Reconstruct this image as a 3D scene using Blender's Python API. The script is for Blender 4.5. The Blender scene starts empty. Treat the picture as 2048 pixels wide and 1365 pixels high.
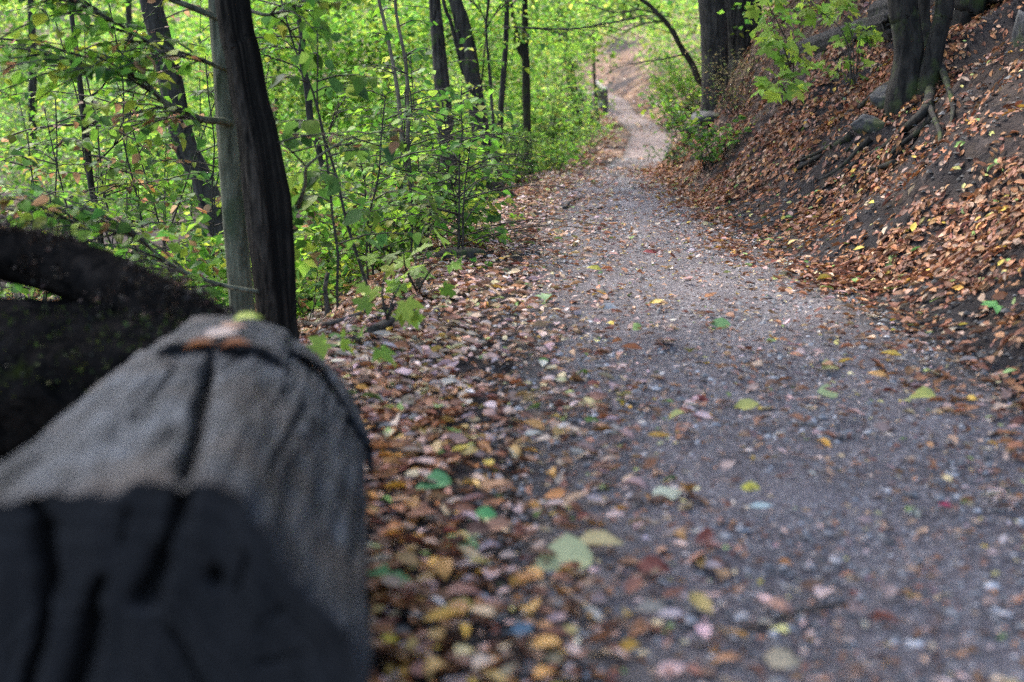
import bpy, bmesh, math, random
import numpy as np
from mathutils import Vector

# ------------------------------------------------------------------ scene, camera, light
SC = bpy.context.scene
COL = SC.collection
random.seed(7)
RNG = np.random.default_rng(11)

CAM_H = 0.9
FPX = 50.0 / 36.0 * 2048.0
PITCH = math.atan(512.0 / FPX)
cam_data = bpy.data.cameras.new('camera')
cam_data.lens = 50.0
cam_data.sensor_width = 36.0
cam_data.clip_start = 0.05
cam_data.clip_end = 600.0
cam_data.dof.use_dof = True
cam_data.dof.focus_distance = 7.8
cam_data.dof.aperture_fstop = 2.4
cam = bpy.data.objects.new('camera', cam_data)
COL.objects.link(cam)
cam.location = (0, 0, CAM_H)
cam.rotation_euler = (math.pi / 2 - PITCH, 0, 0)
SC.camera = cam

SUN_EL = math.radians(52)
SUN_AZ = math.radians(-38)          # compass bearing from +Y, negative = left of the view
world = bpy.data.worlds.new('World')
SC.world = world
world.use_nodes = True
wn = world.node_tree
wn.nodes.clear()
w_out = wn.nodes.new('ShaderNodeOutputWorld')
w_bg = wn.nodes.new('ShaderNodeBackground')
w_sky = wn.nodes.new('ShaderNodeTexSky')
w_sky.sky_type = 'NISHITA'
w_sky.sun_disc = False
w_sky.sun_elevation = SUN_EL
w_sky.sun_rotation = SUN_AZ
w_sky.dust_density = 3.0
w_sky.air_density = 1.0
w_bg.inputs['Strength'].default_value = 0.15
wn.links.new(w_sky.outputs[0], w_bg.inputs[0])
wn.links.new(w_bg.outputs[0], w_out.inputs[0])

sun_data = bpy.data.lights.new('sun', 'SUN')
sun_data.energy = 1.5
sun_data.angle = math.radians(14)
sun_data.color = (1.0, 0.97, 0.92)
sun = bpy.data.objects.new('sun', sun_data)
COL.objects.link(sun)
sd = Vector((math.sin(SUN_AZ) * math.cos(SUN_EL), math.cos(SUN_AZ) * math.cos(SUN_EL), math.sin(SUN_EL)))
sun.rotation_euler = sd.to_track_quat('Z', 'Y').to_euler()
sun.location = sd * 60

SC.view_settings.view_transform = 'Standard'
SC.view_settings.look = 'None'
SC.view_settings.gamma = 1.0
SC.view_settings.use_curve_mapping = False
SC.view_settings.exposure = 2.4
SC.render.engine = 'CYCLES'
SC.cycles.max_bounces = 7
SC.cycles.diffuse_bounces = 4
SC.cycles.glossy_bounces = 2
SC.cycles.transmission_bounces = 4
SC.cycles.caustics_reflective = False
SC.cycles.caustics_refractive = False
SC.cycles.use_denoising = False
SC.cycles.sample_clamp_indirect = 6.0

# ------------------------------------------------------------------ helpers
CP, SP = math.cos(PITCH), math.sin(PITCH)


def P(px, py, D):
    """photo pixel + depth along the ground (metres) -> world point"""
    cx = (px - 1024.0) / FPX
    cy = (682.5 - py) / FPX
    dy = CP + cy * SP
    dz = -SP + cy * CP
    return np.array((cx * D / dy, D, CAM_H + dz * D / dy))


def project(p):
    """world points (n,3) -> px, py, depth"""
    p = np.atleast_2d(p)
    d = p[:, 1] * CP - (p[:, 2] - CAM_H) * SP
    d = np.where(d < 0.05, 0.05, d)
    up = p[:, 1] * SP + (p[:, 2] - CAM_H) * CP
    return 1024 + FPX * p[:, 0] / d, 682.5 - FPX * up / d, d


def in_view(p, m=180, step=0.35):
    px, py, d = project(p)
    # a margin that also leaves room for a step to either side
    mm = m + step * FPX / np.maximum(d, 1.0)
    return (px > -mm) & (px < 2048 + mm) & (py > -mm) & (py < 1365 + mm) & (d > 0.3)


def _hash(ix, iy, iz, seed):
    h = (ix.astype(np.int64) * 374761393 + iy.astype(np.int64) * 668265263 + iz.astype(np.int64) * 2147483647 + seed * 974634777) & 0xFFFFFFFF
    h = ((h ^ (h >> 13)) * 1274126177) & 0xFFFFFFFF
    h = (h ^ (h >> 16)) & 0xFFFFFFFF
    return h.astype(np.float64) / 4294967295.0


def vnoise(x, y, z=0.0, seed=0):
    x, y, z = np.broadcast_arrays(np.asarray(x, float), np.asarray(y, float), np.asarray(z, float))
    ix, iy, iz = np.floor(x), np.floor(y), np.floor(z)
    fx, fy, fz = x - ix, y - iy, z - iz
    fx, fy, fz = [f * f * (3 - 2 * f) for f in (fx, fy, fz)]
    r = 0
    for a in (0, 1):
        for b in (0, 1):
            for c in (0, 1):
                w = (fx if a else 1 - fx) * (fy if b else 1 - fy) * (fz if c else 1 - fz)
                r = r + w * _hash(ix + a, iy + b, iz + c, seed)
    return r * 2 - 1


def fbm(x, y, z=0.0, seed=0, octv=4, gain=0.5):
    r, a, f = 0.0, 1.0, 1.0
    for k in range(octv):
        r = r + a * vnoise(np.asarray(x) * f, np.asarray(y) * f, np.asarray(z) * f, seed + k * 17)
        a *= gain
        f *= 2.03
    return r


def smooth(a, b, x):
    t = np.clip((x - a) / (b - a), 0, 1)
    return t * t * (3 - 2 * t)


# ------------------------------------------------------------------ materials
def new_mat(name):
    m = bpy.data.materials.new(name)
    m.use_nodes = True
    nt = m.node_tree
    nt.nodes.clear()
    out = nt.nodes.new('ShaderNodeOutputMaterial')
    return m, nt, out


def N(nt, typ, **kw):
    n = nt.nodes.new(typ)
    for k, v in kw.items():
        if k in n.inputs:
            n.inputs[k].default_value = v
        else:
            setattr(n, k, v)
    return n


def ramp(nt, fac, stops):
    r = nt.nodes.new('ShaderNodeValToRGB')
    el = r.color_ramp.elements
    while len(el) < len(stops):
        el.new(0.5)
    for e, (p, c) in zip(el, stops):
        e.position = p
        e.color = (*c, 1) if len(c) == 3 else c
    nt.links.new(fac, r.inputs[0])
    return r.outputs[0]


def mixc(nt, fac, a, b, mode='MIX'):
    m = nt.nodes.new('ShaderNodeMix')
    m.data_type = 'RGBA'
    m.blend_type = mode
    for sock, v in ((m.inputs[0], fac), (m.inputs[6], a), (m.inputs[7], b)):
        if hasattr(v, 'is_output'):
            nt.links.new(v, sock)
        elif isinstance(v, (int, float)):
            sock.default_value = v
        else:
            sock.default_value = (*v, 1)
    return m.outputs[2]


def mapped(nt, coord='Object', scale=(1, 1, 1)):
    tc = nt.nodes.new('ShaderNodeTexCoord')
    mp = nt.nodes.new('ShaderNodeMapping')
    mp.inputs['Scale'].default_value = scale
    nt.links.new(tc.outputs[coord], mp.inputs[0])
    return mp.outputs[0]


def noise_tex(nt, vec, scale, detail=6, rough=0.6, dist=0.0):
    n = nt.nodes.new('ShaderNodeTexNoise')
    n.inputs['Scale'].default_value = scale
    n.inputs['Detail'].default_value = detail
    n.inputs['Roughness'].default_value = rough
    n.inputs['Distortion'].default_value = dist
    nt.links.new(vec, n.inputs['Vector'])
    return n.outputs['Fac']


def leaf_mat(name, source='attr', trans=0.5, gloss=0.25, rough=0.45):
    m, nt, out = new_mat(name)
    if source == 'attr':
        c = nt.nodes.new('ShaderNodeAttribute')
        c.attribute_name = 'tint'
        col = c.outputs['Color']
    else:
        c = nt.nodes.new('ShaderNodeObjectInfo')
        col = c.outputs['Color']
    v = mapped(nt, 'Object', (1, 1, 1))
    nz = noise_tex(nt, v, 35, 4, 0.6)
    f = ramp(nt, nz, [(0.3, (0.72, 0.72, 0.72)), (0.7, (1.18, 1.18, 1.18))])
    col = mixc(nt, 1.0, col, f, 'MULTIPLY')
    dif = N(nt, 'ShaderNodeBsdfPrincipled', Roughness=rough)
    dif.inputs['Specular IOR Level'].default_value = gloss
    nt.links.new(col, dif.inputs['Base Color'])
    if trans > 0:
        tr = N(nt, 'ShaderNodeBsdfTranslucent')
        hs = N(nt, 'ShaderNodeHueSaturation', Saturation=1.03, Value=1.25)
        nt.links.new(col, hs.inputs['Color'])
        nt.links.new(hs.outputs[0], tr.inputs['Color'])
        mx = N(nt, 'ShaderNodeMixShader', Fac=trans)
        nt.links.new(dif.outputs[0], mx.inputs[1])
        nt.links.new(tr.outputs[0], mx.inputs[2])
        nt.links.new(mx.outputs[0], out.inputs[0])
    else:
        nt.links.new(dif.outputs[0], out.inputs[0])
    return m


def bark_mat(name, dark, light, stretch=(14, 14, 1.6), bump=0.6, moss=0.0, fine=1.0, mosscol=(0.05, 0.08, 0.02), spec=0.15, hollow_shade=False):
    m, nt, out = new_mat(name)
    v = mapped(nt, 'Object', stretch)
    a = noise_tex(nt, v, 2.2 * fine, 8, 0.65, 0.6)
    v2 = mapped(nt, 'Object', (6, 6, 5))
    b = noise_tex(nt, v2, 1.6, 5, 0.6)
    col = ramp(nt, a, [(0.34, dark), (0.66, light)])
    tone = ramp(nt, b, [(0.3, (0.6, 0.6, 0.6)), (0.7, (1.25, 1.25, 1.25))])
    col = mixc(nt, 1.0, col, tone, 'MULTIPLY')
    if moss > 0:
        c = noise_tex(nt, v2, 0.9, 6, 0.65)
        mk = ramp(nt, c, [(0.62 - moss * 0.3, (0, 0, 0)), (0.72 - moss * 0.2, (1, 1, 1))])
        col = mixc(nt, mk, col, mosscol)
    if hollow_shade:                       # dark wood of a hollow, its deep shade painted in
        at = nt.nodes.new('ShaderNodeAttribute')
        at.attribute_name = 'hollow_shade'
        col = mixc(nt, at.outputs['Fac'], col, (0.008, 0.007, 0.006))
    bs = N(nt, 'ShaderNodeBsdfPrincipled', Roughness=0.9)
    bs.inputs['Specular IOR Level'].default_value = spec
    nt.links.new(col, bs.inputs['Base Color'])
    bp = N(nt, 'ShaderNodeBump', Strength=bump, Distance=0.02)
    nt.links.new(a, bp.inputs['Height'])
    nt.links.new(bp.outputs[0], bs.inputs['Normal'])
    nt.links.new(bs.outputs[0], out.inputs[0])
    return m


M = {}
M['leaf'] = leaf_mat('living_leaf', 'attr', 0.5, 0.1, 0.5)
M['leaf_single'] = leaf_mat('living_leaf_single', 'object', 0.5, 0.12, 0.5)
M['litter'] = leaf_mat('dead_leaf', 'attr', 0.12, 0.15, 0.6)
M['litter_single'] = leaf_mat('dead_leaf_single', 'object', 0.12, 0.3, 0.55)
M['bark_dark'] = bark_mat('dark_bark', (0.012, 0.011, 0.011), (0.075, 0.066, 0.058), (12, 12, 1.5), 0.8, 0.1)
M['bark_horn'] = bark_mat('hornbeam_bark', (0.055, 0.057, 0.038), (0.19, 0.19, 0.13), (14, 14, 2.2), 0.9, 0.35, 1.0, (0.06, 0.075, 0.04))
M['bark_hollow'] = bark_mat('split_hornbeam_bark', (0.008, 0.007, 0.006), (0.07, 0.056, 0.043), (18, 18, 3.2), 0.9, 0.0, hollow_shade=True, spec=0.05)
M['bark_oak'] = bark_mat('furrowed_bark', (0.010, 0.0095, 0.0095), (0.085, 0.075, 0.066), (18, 18, 2.6), 1.0, 0.05)
M['bark_bank'] = bark_mat('bank_tree_bark', (0.009, 0.0085, 0.008), (0.045, 0.04, 0.034), (11, 11, 3.0), 0.7, 0.35, 1.0, (0.045, 0.06, 0.02))
M['twig'] = bark_mat('twig_bark', (0.025, 0.022, 0.02), (0.09, 0.08, 0.065), (30, 30, 30), 0.2)
M['dead_wood'] = bark_mat('dead_wood', (0.035, 0.03, 0.026), (0.17, 0.14, 0.115), (3, 20, 20), 0.9)
M['stem_pale'] = bark_mat('pale_stem', (0.09, 0.075, 0.055), (0.24, 0.2, 0.15), (25, 25, 5), 0.3)
M['mossy_log'] = bark_mat('mossy_black_bark', (0.004, 0.004, 0.004), (0.018, 0.015, 0.013), (9, 9, 9), 1.0, 0.05, 1.0, (0.025, 0.032, 0.006), spec=0.0)
M['fence_wood'] = bark_mat('weathered_rail', (0.20, 0.185, 0.17), (0.42, 0.40, 0.38), (20, 20, 3), 0.3)


def make_rock_mat():
    m, nt, out = new_mat('mossy_rock')
    v = mapped(nt, 'Object', (1, 1, 1))
    a = noise_tex(nt, v, 14, 8, 0.65)
    col = ramp(nt, a, [(0.35, (0.02, 0.02, 0.021)), (0.7, (0.10, 0.096, 0.092))])
    c = noise_tex(nt, v, 6, 5, 0.6)
    mk = ramp(nt, c, [(0.5, (0, 0, 0)), (0.62, (1, 1, 1))])
    col = mixc(nt, mk, col, (0.05, 0.06, 0.018))
    bs = N(nt, 'ShaderNodeBsdfPrincipled', Roughness=0.85)
    nt.links.new(col, bs.inputs['Base Color'])
    bp = N(nt, 'ShaderNodeBump', Strength=0.7, Distance=0.02)
    nt.links.new(a, bp.inputs['Height'])
    nt.links.new(bp.outputs[0], bs.inputs['Normal'])
    nt.links.new(bs.outputs[0], out.inputs[0])
    return m


M['rock'] = make_rock_mat()


def make_ground_mat():
    m, nt, out = new_mat('forest_soil')
    v = mapped(nt, 'Object', (1, 1, 1))
    a = noise_tex(nt, v, 9, 10, 0.7)
    soil = ramp(nt, a, [(0.3, (0.009, 0.0085, 0.009)), (0.55, (0.027, 0.025, 0.027)), (0.8, (0.065, 0.06, 0.062))])
    # flecks of far leaf litter
    vo = nt.nodes.new('ShaderNodeTexVoronoi')
    vo.inputs['Scale'].default_value = 13
    nt.links.new(v, vo.inputs['Vector'])
    sep = nt.nodes.new('ShaderNodeSeparateColor')
    nt.links.new(vo.outputs['Color'], sep.inputs[0])
    fl = ramp(nt, sep.outputs[0], [(0.0, (0.05, 0.03, 0.022)), (0.35, (0.12, 0.07, 0.045)), (0.6, (0.2, 0.13, 0.09)), (0.85, (0.34, 0.24, 0.19)), (1.0, (0.26, 0.17, 0.05))])
    big = noise_tex(nt, v, 0.55, 4, 0.55)
    at = nt.nodes.new('ShaderNodeAttribute')
    at.attribute_name = 'litter'
    am = nt.nodes.new('ShaderNodeMath')
    am.operation = 'MULTIPLY'
    nt.links.new(ramp(nt, big, [(0.40, (0.08, 0.08, 0.08)), (0.56, (1, 1, 1))]), am.inputs[0])
    nt.links.new(at.outputs['Fac'], am.inputs[1])
    col = mixc(nt, am.outputs[0], soil, fl)
    bs = N(nt, 'ShaderNodeBsdfPrincipled', Roughness=0.95)
    bs.inputs['Specular IOR Level'].default_value = 0.1
    nt.links.new(col, bs.inputs['Base Color'])
    n2 = noise_tex(nt, v, 42, 6, 0.7)
    ad = nt.nodes.new('ShaderNodeMath')
    nt.links.new(a, ad.inputs[0])
    nt.links.new(n2, ad.inputs[1])
    bp = N(nt, 'ShaderNodeBump', Strength=0.9, Distance=0.03)
    nt.links.new(ad.outputs[0], bp.inputs['Height'])
    nt.links.new(bp.outputs[0], bs.inputs['Normal'])
    nt.links.new(bs.outputs[0], out.inputs[0])
    return m


def make_path_mat():
    m, nt, out = new_mat('trodden_gravel')
    v = mapped(nt, 'Object', (1, 1, 1))
    a = noise_tex(nt, v, 55, 6, 0.75)
    b = noise_tex(nt, v, 3.0, 6, 0.6)
    c = noise_tex(nt, v, 190, 3, 0.7)
    col = ramp(nt, a, [(0.32, (0.044, 0.037, 0.041)), (0.5, (0.132, 0.116, 0.123)), (0.68, (0.28, 0.252, 0.256))])
    tone = ramp(nt, b, [(0.3, (0.6, 0.58, 0.6)), (0.7, (1.25, 1.22, 1.2))])
    col = mixc(nt, 1.0, col, tone, 'MULTIPLY')
    vo = nt.nodes.new('ShaderNodeTexVoronoi')
    vo.inputs['Scale'].default_value = 75
    nt.links.new(v, vo.inputs['Vector'])
    sep = nt.nodes.new('ShaderNodeSeparateColor')
    nt.links.new(vo.outputs['Color'], sep.inputs[0])
    peb = ramp(nt, sep.outputs[0], [(0.0, (0.05, 0.045, 0.045)), (0.45, (0.15, 0.135, 0.13)), (0.75, (0.26, 0.24, 0.235)), (1.0, (0.46, 0.43, 0.42))])
    mk = ramp(nt, vo.outputs['Distance'], [(0.32, (1, 1, 1)), (0.5, (0, 0, 0))])
    mk2 = nt.nodes.new('ShaderNodeMath')
    mk2.operation = 'MULTIPLY'
    mk2.inputs[1].default_value = 0.75
    nt.links.new(mk, mk2.inputs[0])
    col = mixc(nt, mk2.outputs[0], col, peb)
    cl = nt.nodes.new('ShaderNodeAttribute')
    cl.attribute_name = 'clay'
    clay = ramp(nt, b, [(0.3, (0.11, 0.078, 0.068)), (0.7, (0.22, 0.165, 0.145))])
    cm = nt.nodes.new('ShaderNodeMath')
    cm.operation = 'MULTIPLY'
    cm.inputs[1].default_value = 0.75
    nt.links.new(cl.outputs['Fac'], cm.inputs[0])
    col = mixc(nt, cm.outputs[0], col, clay)
    at = nt.nodes.new('ShaderNodeAttribute')
    at.attribute_name = 'edge'
    col = mixc(nt, at.outputs['Fac'], col, (0.065, 0.055, 0.05))
    bs = N(nt, 'ShaderNodeBsdfPrincipled', Roughness=0.9)
    bs.inputs['Specular IOR Level'].default_value = 0.2
    nt.links.new(col, bs.inputs['Base Color'])
    ad = nt.nodes.new('ShaderNodeMath')
    nt.links.new(a, ad.inputs[0])
    nt.links.new(c, ad.inputs[1])
    bp = N(nt, 'ShaderNodeBump', Strength=0.8, Distance=0.012)
    nt.links.new(ad.outputs[0], bp.inputs['Height'])
    nt.links.new(bp.outputs[0], bs.inputs['Normal'])
    nt.links.new(bs.outputs[0], out.inputs[0])
    return m


M['ground'] = make_ground_mat()
M['path'] = make_path_mat()


# ------------------------------------------------------------------ mesh helpers
def mesh_np(name, verts, faces, mat=None, smooth_shade=True, tint=None, attrs=None):
    """faces: (n,3) or (n,4) int array, or list of such arrays"""
    verts = np.asarray(verts, np.float32)
    fl = faces if isinstance(faces, list) else [faces]
    fl = [np.asarray(f, np.int32) for f in fl if len(f)]
    me = bpy.data.meshes.new(name)
    me.vertices.add(len(verts))
    me.vertices.foreach_set('co', verts.ravel())
    loops = np.concatenate([f.ravel() for f in fl])
    sizes = np.concatenate([np.full(len(f), f.shape[1], np.int32) for f in fl])
    starts = np.concatenate([[0], np.cumsum(sizes)[:-1]]).astype(np.int32)
    me.loops.add(len(loops))
    me.loops.foreach_set('vertex_index', loops)
    me.polygons.add(len(sizes))
    me.polygons.foreach_set('loop_start', starts)
    me.polygons.foreach_set('use_smooth', np.full(len(sizes), smooth_shade, bool))
    if tint is not None:
        a = me.attributes.new('tint', 'FLOAT_COLOR', 'POINT')
        t = np.ones((len(verts), 4), np.float32)
        t[:, :3] = tint
        a.data.foreach_set('color', t.ravel())
    for k, v in (attrs or {}).items():
        a = me.attributes.new(k, 'FLOAT', 'POINT')
        a.data.foreach_set('value', np.asarray(v, np.float32))
    me.update(calc_edges=True)
    if mat:
        me.materials.append(mat)
    return me


def link(name, data, parent=None, loc=None, label=None, cat=None, group=None, kind=None):
    o = bpy.data.objects.new(name, data)
    COL.objects.link(o)
    if loc is not None:
        o.location = [float(c) for c in loc]
    if parent is not None:
        o.parent = parent
    if label:
        o['label'] = label
    if cat:
        o['category'] = cat
    if group:
        o['group'] = group
    if kind:
        o['kind'] = kind
    return o


def thing(name, loc, label, cat, group=None):
    return link(name, None, None, loc, label, cat, group)


def resample(pts, rad, step):
    pts = np.asarray(pts, float)
    rad = np.asarray(rad, float)
    # Catmull-Rom through the points
    n = len(pts)
    if n > 2:
        out, ro = [], []
        ext = np.vstack([2 * pts[0] - pts[1], pts, 2 * pts[-1] - pts[-2]])
        for i in range(n - 1):
            p0, p1, p2, p3 = ext[i:i + 4]
            k = max(2, int(np.linalg.norm(p2 - p1) / step) + 1)
            t = np.linspace(0, 1, k, endpoint=False)[:, None]
            out.append(0.5 * ((2 * p1) + (-p0 + p2) * t + (2 * p0 - 5 * p1 + 4 * p2 - p3) * t ** 2 + (-p0 + 3 * p1 - 3 * p2 + p3) * t ** 3))
            ro.append(rad[i] + (rad[i + 1] - rad[i]) * t[:, 0])
        out.append(pts[-1:])
        ro.append(rad[-1:])
        return np.vstack(out), np.concatenate(ro)
    k = max(2, int(np.linalg.norm(pts[1] - pts[0]) / step) + 1)
    t = np.linspace(0, 1, k)[:, None]
    return pts[0] + (pts[1] - pts[0]) * t, rad[0] + (rad[1] - rad[0]) * t[:, 0]


def frames(pts):
    t = np.gradient(pts, axis=0)
    t /= np.linalg.norm(t, axis=1, keepdims=True) + 1e-9
    ref = np.array((0, -1.0, 0)) if abs(t[0, 1]) < 0.9 else np.array((1.0, 0, 0))
    a = np.zeros_like(pts)
    for i in range(len(pts)):
        v = ref - t[i] * np.dot(ref, t[i])
        v /= np.linalg.norm(v) + 1e-9
        a[i] = v
        ref = v
    b = np.cross(t, a)
    return t, a, b


def tube(pts, rad, nseg=8, step=0.1, rough=0.0, nfreq=6.0, seed=0, rfun=None, cap=True, raw=False):
    """vertices and faces of a tapered tube; angle 0 points to the camera side"""
    if not raw:
        pts, rad = resample(pts, rad, step)
    pts = np.asarray(pts, float)
    t, a, b = frames(pts)
    th = np.linspace(0, 2 * np.pi, nseg, endpoint=False)
    s = np.concatenate([[0], np.cumsum(np.linalg.norm(np.diff(pts, axis=0), axis=1))])
    TH, S = np.meshgrid(th, s)
    R = np.repeat(np.asarray(rad)[:, None], nseg, 1)
    if rough > 0:
        R = R * (1 + rough * fbm(np.cos(TH) * 2.2 + seed, np.sin(TH) * 2.2, S * nfreq * 0.35, seed, 4) + rough * 0.6 * fbm(np.cos(TH) * 7 + seed, np.sin(TH) * 7, S * nfreq * 0.25, seed + 5, 2))
    if rfun is not None:
        R = rfun(TH, S, R)
    V = pts[:, None, :] + R[..., None] * (np.cos(TH)[..., None] * a[:, None, :] + np.sin(TH)[..., None] * b[:, None, :])
    n = len(pts)
    i = np.arange(n - 1)[:, None] * nseg
    j = np.arange(nseg)[None, :]
    j2 = (j + 1) % nseg
    F = np.stack([i + j, i + j2, i + nseg + j2, i + nseg + j], -1).reshape(-1, 4)
    V = V.reshape(-1, 3)
    fl = [F]
    if cap:
        c0, c1 = len(V), len(V) + 1
        V = np.vstack([V, pts[:1], pts[-1:]])
        jj = np.arange(nseg)
        fl.append(np.stack([np.full(nseg, c0), (jj + 1) % nseg, jj], 1))
        o = (n - 1) * nseg
        fl.append(np.stack([np.full(nseg, c1), o + jj, o + (jj + 1) % nseg], 1))
    return V, fl


class Tubes:
    """many small tubes joined into one mesh"""
    def __init__(self):
        self.v, self.q, self.t, self.n = [], [], [], 0

    def add(self, pts, rad, nseg=4, step=0.15, rough=0.0, raw=False, seed=0):
        V, fl = tube(pts, rad, nseg, step, rough, seed=seed, raw=raw)
        for f in fl:
            (self.q if f.shape[1] == 4 else self.t).append(f + self.n)
        self.v.append(V)
        self.n += len(V)

    def mesh(self, name, mat, origin=(0, 0, 0)):
        fl = []
        if self.q:
            fl.append(np.vstack(self.q))
        if self.t:
            fl.append(np.vstack(self.t))
        return mesh_np(name, np.vstack(self.v) - np.asarray(origin), fl, mat)


# leaf templates: x along the leaf 0..1, y across, z up from the face
def tpl_quad():
    v = np.array([(0, 0, 0), (0.42, -0.36, 0.07), (1, 0, -0.1), (0.42, 0.36, 0.07)])
    return v, np.array([(0, 1, 2), (0, 2, 3)])


def tpl_ovate(fold=0.10, droop=0.16, wid=0.36):
    v = np.array([(0, 0, 0), (0.16, -wid * 0.66, fold * 0.7), (0.16, wid * 0.66, fold * 0.7), (0.42, -wid, fold), (0.42, 0, 0.02), (0.42, wid, fold),
                  (0.74, -wid * 0.62, fold * 0.4 - droop * 0.4), (0.74, 0, -droop * 0.45), (0.74, wid * 0.62, fold * 0.4 - droop * 0.4), (1, 0, -droop)])
    f = np.array([(0, 1, 4), (0, 4, 2), (1, 3, 4), (4, 5, 2), (3, 6, 7), (3, 7, 4), (4, 7, 8), (4, 8, 5), (6, 9, 7), (7, 9, 8)])
    return v, f


def tpl_narrow():
    return tpl_ovate(0.05, 0.22, 0.14)


def tpl_maple(curl=0.1):
    ang = [(-150, .30), (-122, .56), (-105, .34), (-85, .52), (-62, .86), (-50, .60), (-32, .44), (-24, .72), (-10, .76), (0, 1.0),
           (10, .76), (24, .72), (32, .44), (50, .60), (62, .86), (85, .52), (105, .34), (122, .56), (150, .30)]
    v = [(0.0, 0.0, 0.0)]
    for a, r in ang:
        a = math.radians(a)
        x, y = r * math.cos(a), r * math.sin(a)
        v.append((x * 0.62 + 0.36 * 0, y * 0.62, -curl * (r * r) + 0.05 * math.cos(3 * a)))
    v = np.array(v)
    v[:, 0] += 0.25
    n = len(ang)
    f = np.array([(0, i, i + 1) for i in range(1, n)])
    return v, f


def tpl_curled(kind, rs):
    """dead leaf: a 5 x 3 grid, rolled and bent"""
    nx, ny = 4, 3
    roll = rs.uniform(0.5, 2.0)
    bend = rs.uniform(-0.5, 0.6)
    twist = rs.uniform(-0.6, 0.6)
    wprof = [0.08, 1.0, 0.85, 0.05]
    v = []
    for i in range(nx):
        x = i / (nx - 1)
        for j in range(ny):
            s = (j - (ny - 1) / 2) / ((ny - 1) / 2)
            w = 0.30 * wprof[i]
            a = s * roll
            y = w * math.sin(a) / max(roll, 0.2) * 1.0
            z = w * (1 - math.cos(a)) * 0.9 / max(roll, 0.2) + bend * (x - 0.5) ** 2 * 0.8 + rs.uniform(-.03, .03)
            tw = twist * (x - 0.5)
            y, z = y * math.cos(tw) - z * math.sin(tw), y * math.sin(tw) + z * math.cos(tw)
            v.append((x, y + rs.uniform(-.03, .03), z))
    f = []
    for i in range(nx - 1):
        for j in range(ny - 1):
            a = i * ny + j
            f += [(a, a + ny, a + ny + 1), (a, a + ny + 1, a + 1)]
    v = np.array(v)
    v[:, 2] -= v[:, 2].min()
    return v, np.array(f)


_rs = random.Random(3)
TPL = {'quad': [tpl_quad()], 'ovate': [tpl_ovate(), tpl_ovate(0.14, 0.3, 0.33), tpl_ovate(0.04, 0.05, 0.4)],
       'narrow': [tpl_narrow()], 'maple': [tpl_maple(0.12), tpl_maple(0.28), tpl_maple(0.02)],
       'curled': [tpl_curled(0, _rs) for _ in range(10)]}


class Leaves:
    def __init__(self):
        self.p, self.d, self.n, self.l, self.c = [], [], [], [], []

    def add(self, p, d, n, l, c):
        self.p.append(p); self.d.append(d); self.n.append(n); self.l.append(l); self.c.append(c)

    def arrays(self):
        return (np.vstack(self.p), np.vstack(self.d), np.vstack(self.n), np.concatenate(self.l), np.vstack(self.c))

    def count(self):
        return sum(len(x) for x in self.p)


def basis(d, n):
    d = d / (np.linalg.norm(d, axis=1, keepdims=True) + 1e-9)
    n = n - d * np.sum(d * n, axis=1, keepdims=True)
    n = n / (np.linalg.norm(n, axis=1, keepdims=True) + 1e-9)
    return d, np.cross(n, d), n


def leaf_mesh(name, arr, shape, mat, origin=(0, 0, 0), seed=0):
    p, d, n, l, c = arr
    d, b, n = basis(d, n)
    tps = TPL[shape]
    which = np.random.default_rng(seed).integers(0, len(tps), len(p))
    V, F, C, off = [], [], [], 0
    for k, (tv, tf) in enumerate(tps):
        s = which == k
        if not s.any():
            continue
        L = l[s][:, None, None]
        v = p[s][:, None, :] + L * (tv[None, :, 0:1] * d[s][:, None, :] + tv[None, :, 1:2] * b[s][:, None, :] + tv[None, :, 2:3] * n[s][:, None, :])
        m = len(tv)
        V.append(v.reshape(-1, 3))
        F.append((tf[None] + (np.arange(s.sum()) * m)[:, None, None]).reshape(-1, 3) + off)
        C.append(np.repeat(c[s], m, 0))
        off += s.sum() * m
    V = np.vstack(V) - np.asarray(origin)
    return mesh_np(name, V, np.vstack(F), mat, True, np.vstack(C))


GREEN = np.array([(0.13, 0.28, 0.035), (0.10, 0.23, 0.035), (0.17, 0.33, 0.04), (0.22, 0.37, 0.05), (0.06, 0.155, 0.03), (0.27, 0.34, 0.05)])
DEEP = np.array([(0.05, 0.115, 0.03), (0.075, 0.155, 0.03), (0.11, 0.2, 0.04), (0.04, 0.09, 0.028), (0.14, 0.22, 0.04)])
LIME = np.array([(0.22, 0.40, 0.05), (0.18, 0.35, 0.05), (0.28, 0.42, 0.06), (0.10, 0.23, 0.035), (0.38, 0.42, 0.09), (0.16, 0.32, 0.05), (0.07, 0.17, 0.03)])
MIXB = np.array([(0.10, 0.19, 0.035), (0.14, 0.24, 0.04), (0.22, 0.12, 0.06), (0.07, 0.14, 0.03), (0.26, 0.16, 0.09), (0.2, 0.26, 0.04)])
DRY = np.array([(0.26, 0.15, 0.085), (0.2, 0.10, 0.055), (0.32, 0.2, 0.12), (0.24, 0.13, 0.05), (0.13, 0.16, 0.04)])


def tints(pal, n, jit=0.18, rng=RNG):
    c = pal[rng.integers(0, len(pal), n)]
    return np.clip(c * (1 + jit * rng.standard_normal((n, 1))) * (1 + 0.06 * rng.standard_normal((n, 3))), 0.008, 0.8)


def unit(v):
    v = np.asarray(v, float)
    return v / (np.linalg.norm(v) + 1e-9)


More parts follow.
